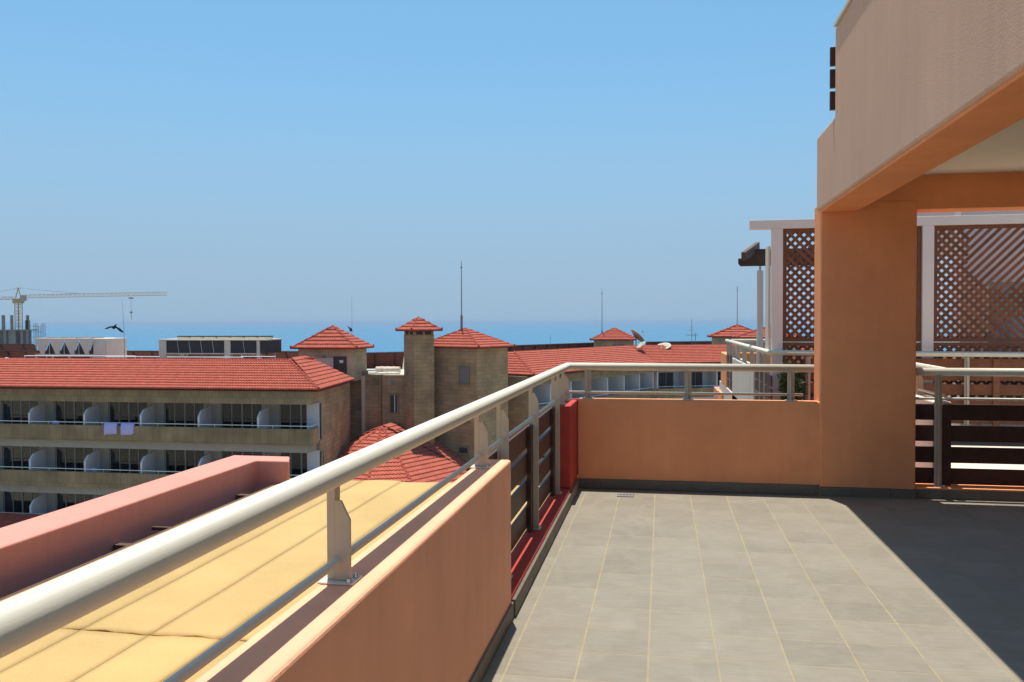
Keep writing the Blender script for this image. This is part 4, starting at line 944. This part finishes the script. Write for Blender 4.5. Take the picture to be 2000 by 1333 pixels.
# ---------------------------------------------------------------- construction site far left
CY = 240
def cpt(x, y, Y=CY): return py(x, y, Y)
cs_ = thing('unfinished_building', 'grey concrete building frame under construction by the tower crane', 'building', (cpt(20, 660).x, CY, -14))
zs_ = cpt(30, 644).z; xL = cpt(-40, 650).x; xR = cpt(55, 650).x
B(xL, xR, CY, CY+4.4, zs_-.35, zs_).build('slab', CONC, cs_)
B(xL, xR-1, CY+.2, CY+4.3, -9.2, -8.8).build('slab', CONC, cs_); B(xL, xR-.6, CY+.2, CY+4.3, -5.6, -5.2).build('slab', CONC, cs_)
for x0, x1, yt in ((0, 5, 616), (17, 21, 616), (46, 54, 626), (48, 52, 616)):
    a, b = cpt(x0, yt), cpt(x1, yt); B(a.x, b.x, CY+.6, CY+1.1, zs_+.001, a.z).build('column', CONC, cs_)
for x0, x1 in ((-38, -30), (-12, -6), (4, 9), (14, 27), (37, 41), (48, 51)):
    a, b = cpt(x0, 650), cpt(x1, 650); B(a.x, b.x, CY+.6, CY+1.0, -5.199, zs_-.351).build('pillar', CONC, cs_); B(a.x, b.x, CY+.6, CY+1.0, -14, -9.201).build('pillar', CONC, cs_); B(a.x, b.x, CY+.6, CY+1.0, -8.799, -5.601).build('pillar', CONC, cs_)
B(xL, xR-2, CY+3.6, CY+3.9, -14, zs_-.36).build('back_wall', CONC, cs_)
sf = thing('scaffolding', 'thin metal scaffolding at the edge of the concrete frame', 'scaffolding', (cpt(79, 660).x, CY, -14))
xs = [cpt(x, 650, CY+4.8).x for x in (66, 71, 75.5, 80.5, 85.5)]
for i, x in enumerate(xs):
    for yy in (CY+4.8, CY+5.5): MB().cyl((x, yy, -14), (x, yy, cpt(80, 632 if i != 2 else 639).z), .07, n=5).build('standard', GREYM, sf)
for k in range(9):
    z = -13+k*1.75
    if z > cpt(80, 634).z: break
    MB().cyl((xs[0]-1, CY+4.8, z), (xs[-1], CY+4.8, z), .06, n=5).build('ledger', GREYM, sf)
def lattice_boom(mb, a, b, w_, h_, n, r=.1, tri=False):
    a = Vector(a); b = Vector(b); d = (b-a).normalized(); up = Vector((0, 0, 1)) if abs(d.z) < .9 else Vector((0, 1, 0)); sd = d.cross(up).normalized(); u = sd.cross(d)
    cs = [sd*w_/2, -sd*w_/2, u*h_] if tri else [sd*w_/2-u*h_/2, -sd*w_/2-u*h_/2, -sd*w_/2+u*h_/2, sd*w_/2+u*h_/2]
    for c in cs: mb.cyl(a+c, b+c, r, n=5)
    m = len(cs)
    for i in range(n):
        p, q = a.lerp(b, i/n), a.lerp(b, (i+1)/n)
        for k in range(m):
            c, e = cs[k], cs[(k+1) % m]; mb.cyl(p+c, q+e, r*.6, n=4) if i % 2 else mb.cyl(p+e, q+c, r*.6, n=4)
    return mb
KY = 246
cm_ = cpt(36, 600, KY); jz = cpt(200, 581, KY).z; mx_ = cm_.x
cr_ = thing('tower_crane', 'yellow tower crane with long lattice jib over the construction site', 'crane', (mx_, KY, -14))
lattice_boom(MB(), (mx_, KY, -14), (mx_, KY, cpt(36, 592, KY).z), 1.5, 1.5, 22, .12).build('mast', CRANEY, cr_)
lattice_boom(MB(), (mx_+1, KY, jz), (cpt(326, 581, KY).x, KY, jz+.5), 1.2, 1.0, 64, .085, True).build('jib', CRANEW, cr_)
lattice_boom(MB(), (cpt(-70, 582, KY).x, KY, jz), (mx_-1, KY, jz), 1.2, .8, 16, .085).build('counter_jib', CRANEW, cr_)
B(cpt(-72, 582, KY).x, cpt(-52, 582, KY).x, KY-.7, KY+.7, jz-2.2, jz-.5).build('counterweight', CONC, cr_)
hz_ = cpt(36, 563, KY).z
MB().cyl((mx_-1.0, KY, jz), (mx_, KY, hz_), .14, n=6).cyl((mx_+1.0, KY, jz), (mx_+.1, KY, hz_), .14, n=6).cyl((mx_-.5, KY, (jz+hz_)/2), (mx_+.5, KY, (jz+hz_)/2), .08, n=5).cyl((mx_-.6, KY, hz_), (mx_+.6, KY, hz_), .16, n=6).build('tower_head', CRANEY, cr_)
B(mx_-1.3, mx_+1.3, KY-1.1, KY+1.1, jz-1.7, jz-.2).build('slewing_unit', CRANEY, cr_)
B(cpt(46, 580, KY).x, cpt(53, 580, KY).x, KY-1.6, KY-.2, jz-1.0, jz+.8).build('cab', CRANEW, cr_)
MB().cyl((mx_, KY, hz_), (cpt(165, 576, KY).x, KY, jz+1.1), .05, n=4).build('jib_tie', GREYM, cr_)
MB().cyl((mx_, KY, hz_), (cpt(-55, 580, KY).x, KY, jz+.4), .05, n=4).build('counter_jib_tie', GREYM, cr_)
tx = cpt(256, 583, KY).x
B(tx-.5, tx+.5, KY-.6, KY+.6, jz-.55, jz-.15).build('trolley', GREYM, cr_)
hk = cpt(256, 609, KY).z
for d in (-.25, .25): MB().cyl((tx+d, KY, jz-.55), (tx+d*.5, KY, hk), .03, n=4).build('hoist_rope', GREYM, cr_)
B(tx-.35, tx+.35, KY-.2, KY+.2, hk-.5, hk).build('hook_block', GREYM, cr_)
MB().cyl((tx, KY, hk-.5), (tx, KY, cpt(256, 624, KY).z), .09, n=6).build('hook', GREYM, cr_)

# ---------------------------------------------------------------- sea haze
hv = bpy.data.materials.new('sea_haze'); hv.use_nodes = True; t = hv.node_tree; t.nodes.remove(t.nodes['Principled BSDF'])
pv = t.nodes.new('ShaderNodeVolumePrincipled'); pv.inputs['Color'].default_value = (.44, .62, .82, 1); pv.inputs['Density'].default_value = 2e-4; pv.inputs['Anisotropy'].default_value = .0
t.links.new(pv.outputs[0], t.nodes['Material Output'].inputs['Volume'])
hb = B(-41000, 41000, -2000, 46000, -18.5, 14.5).build('haze', hv); tag(hb, 'pale sea haze lying over the water', 'haze', kind='stuff')
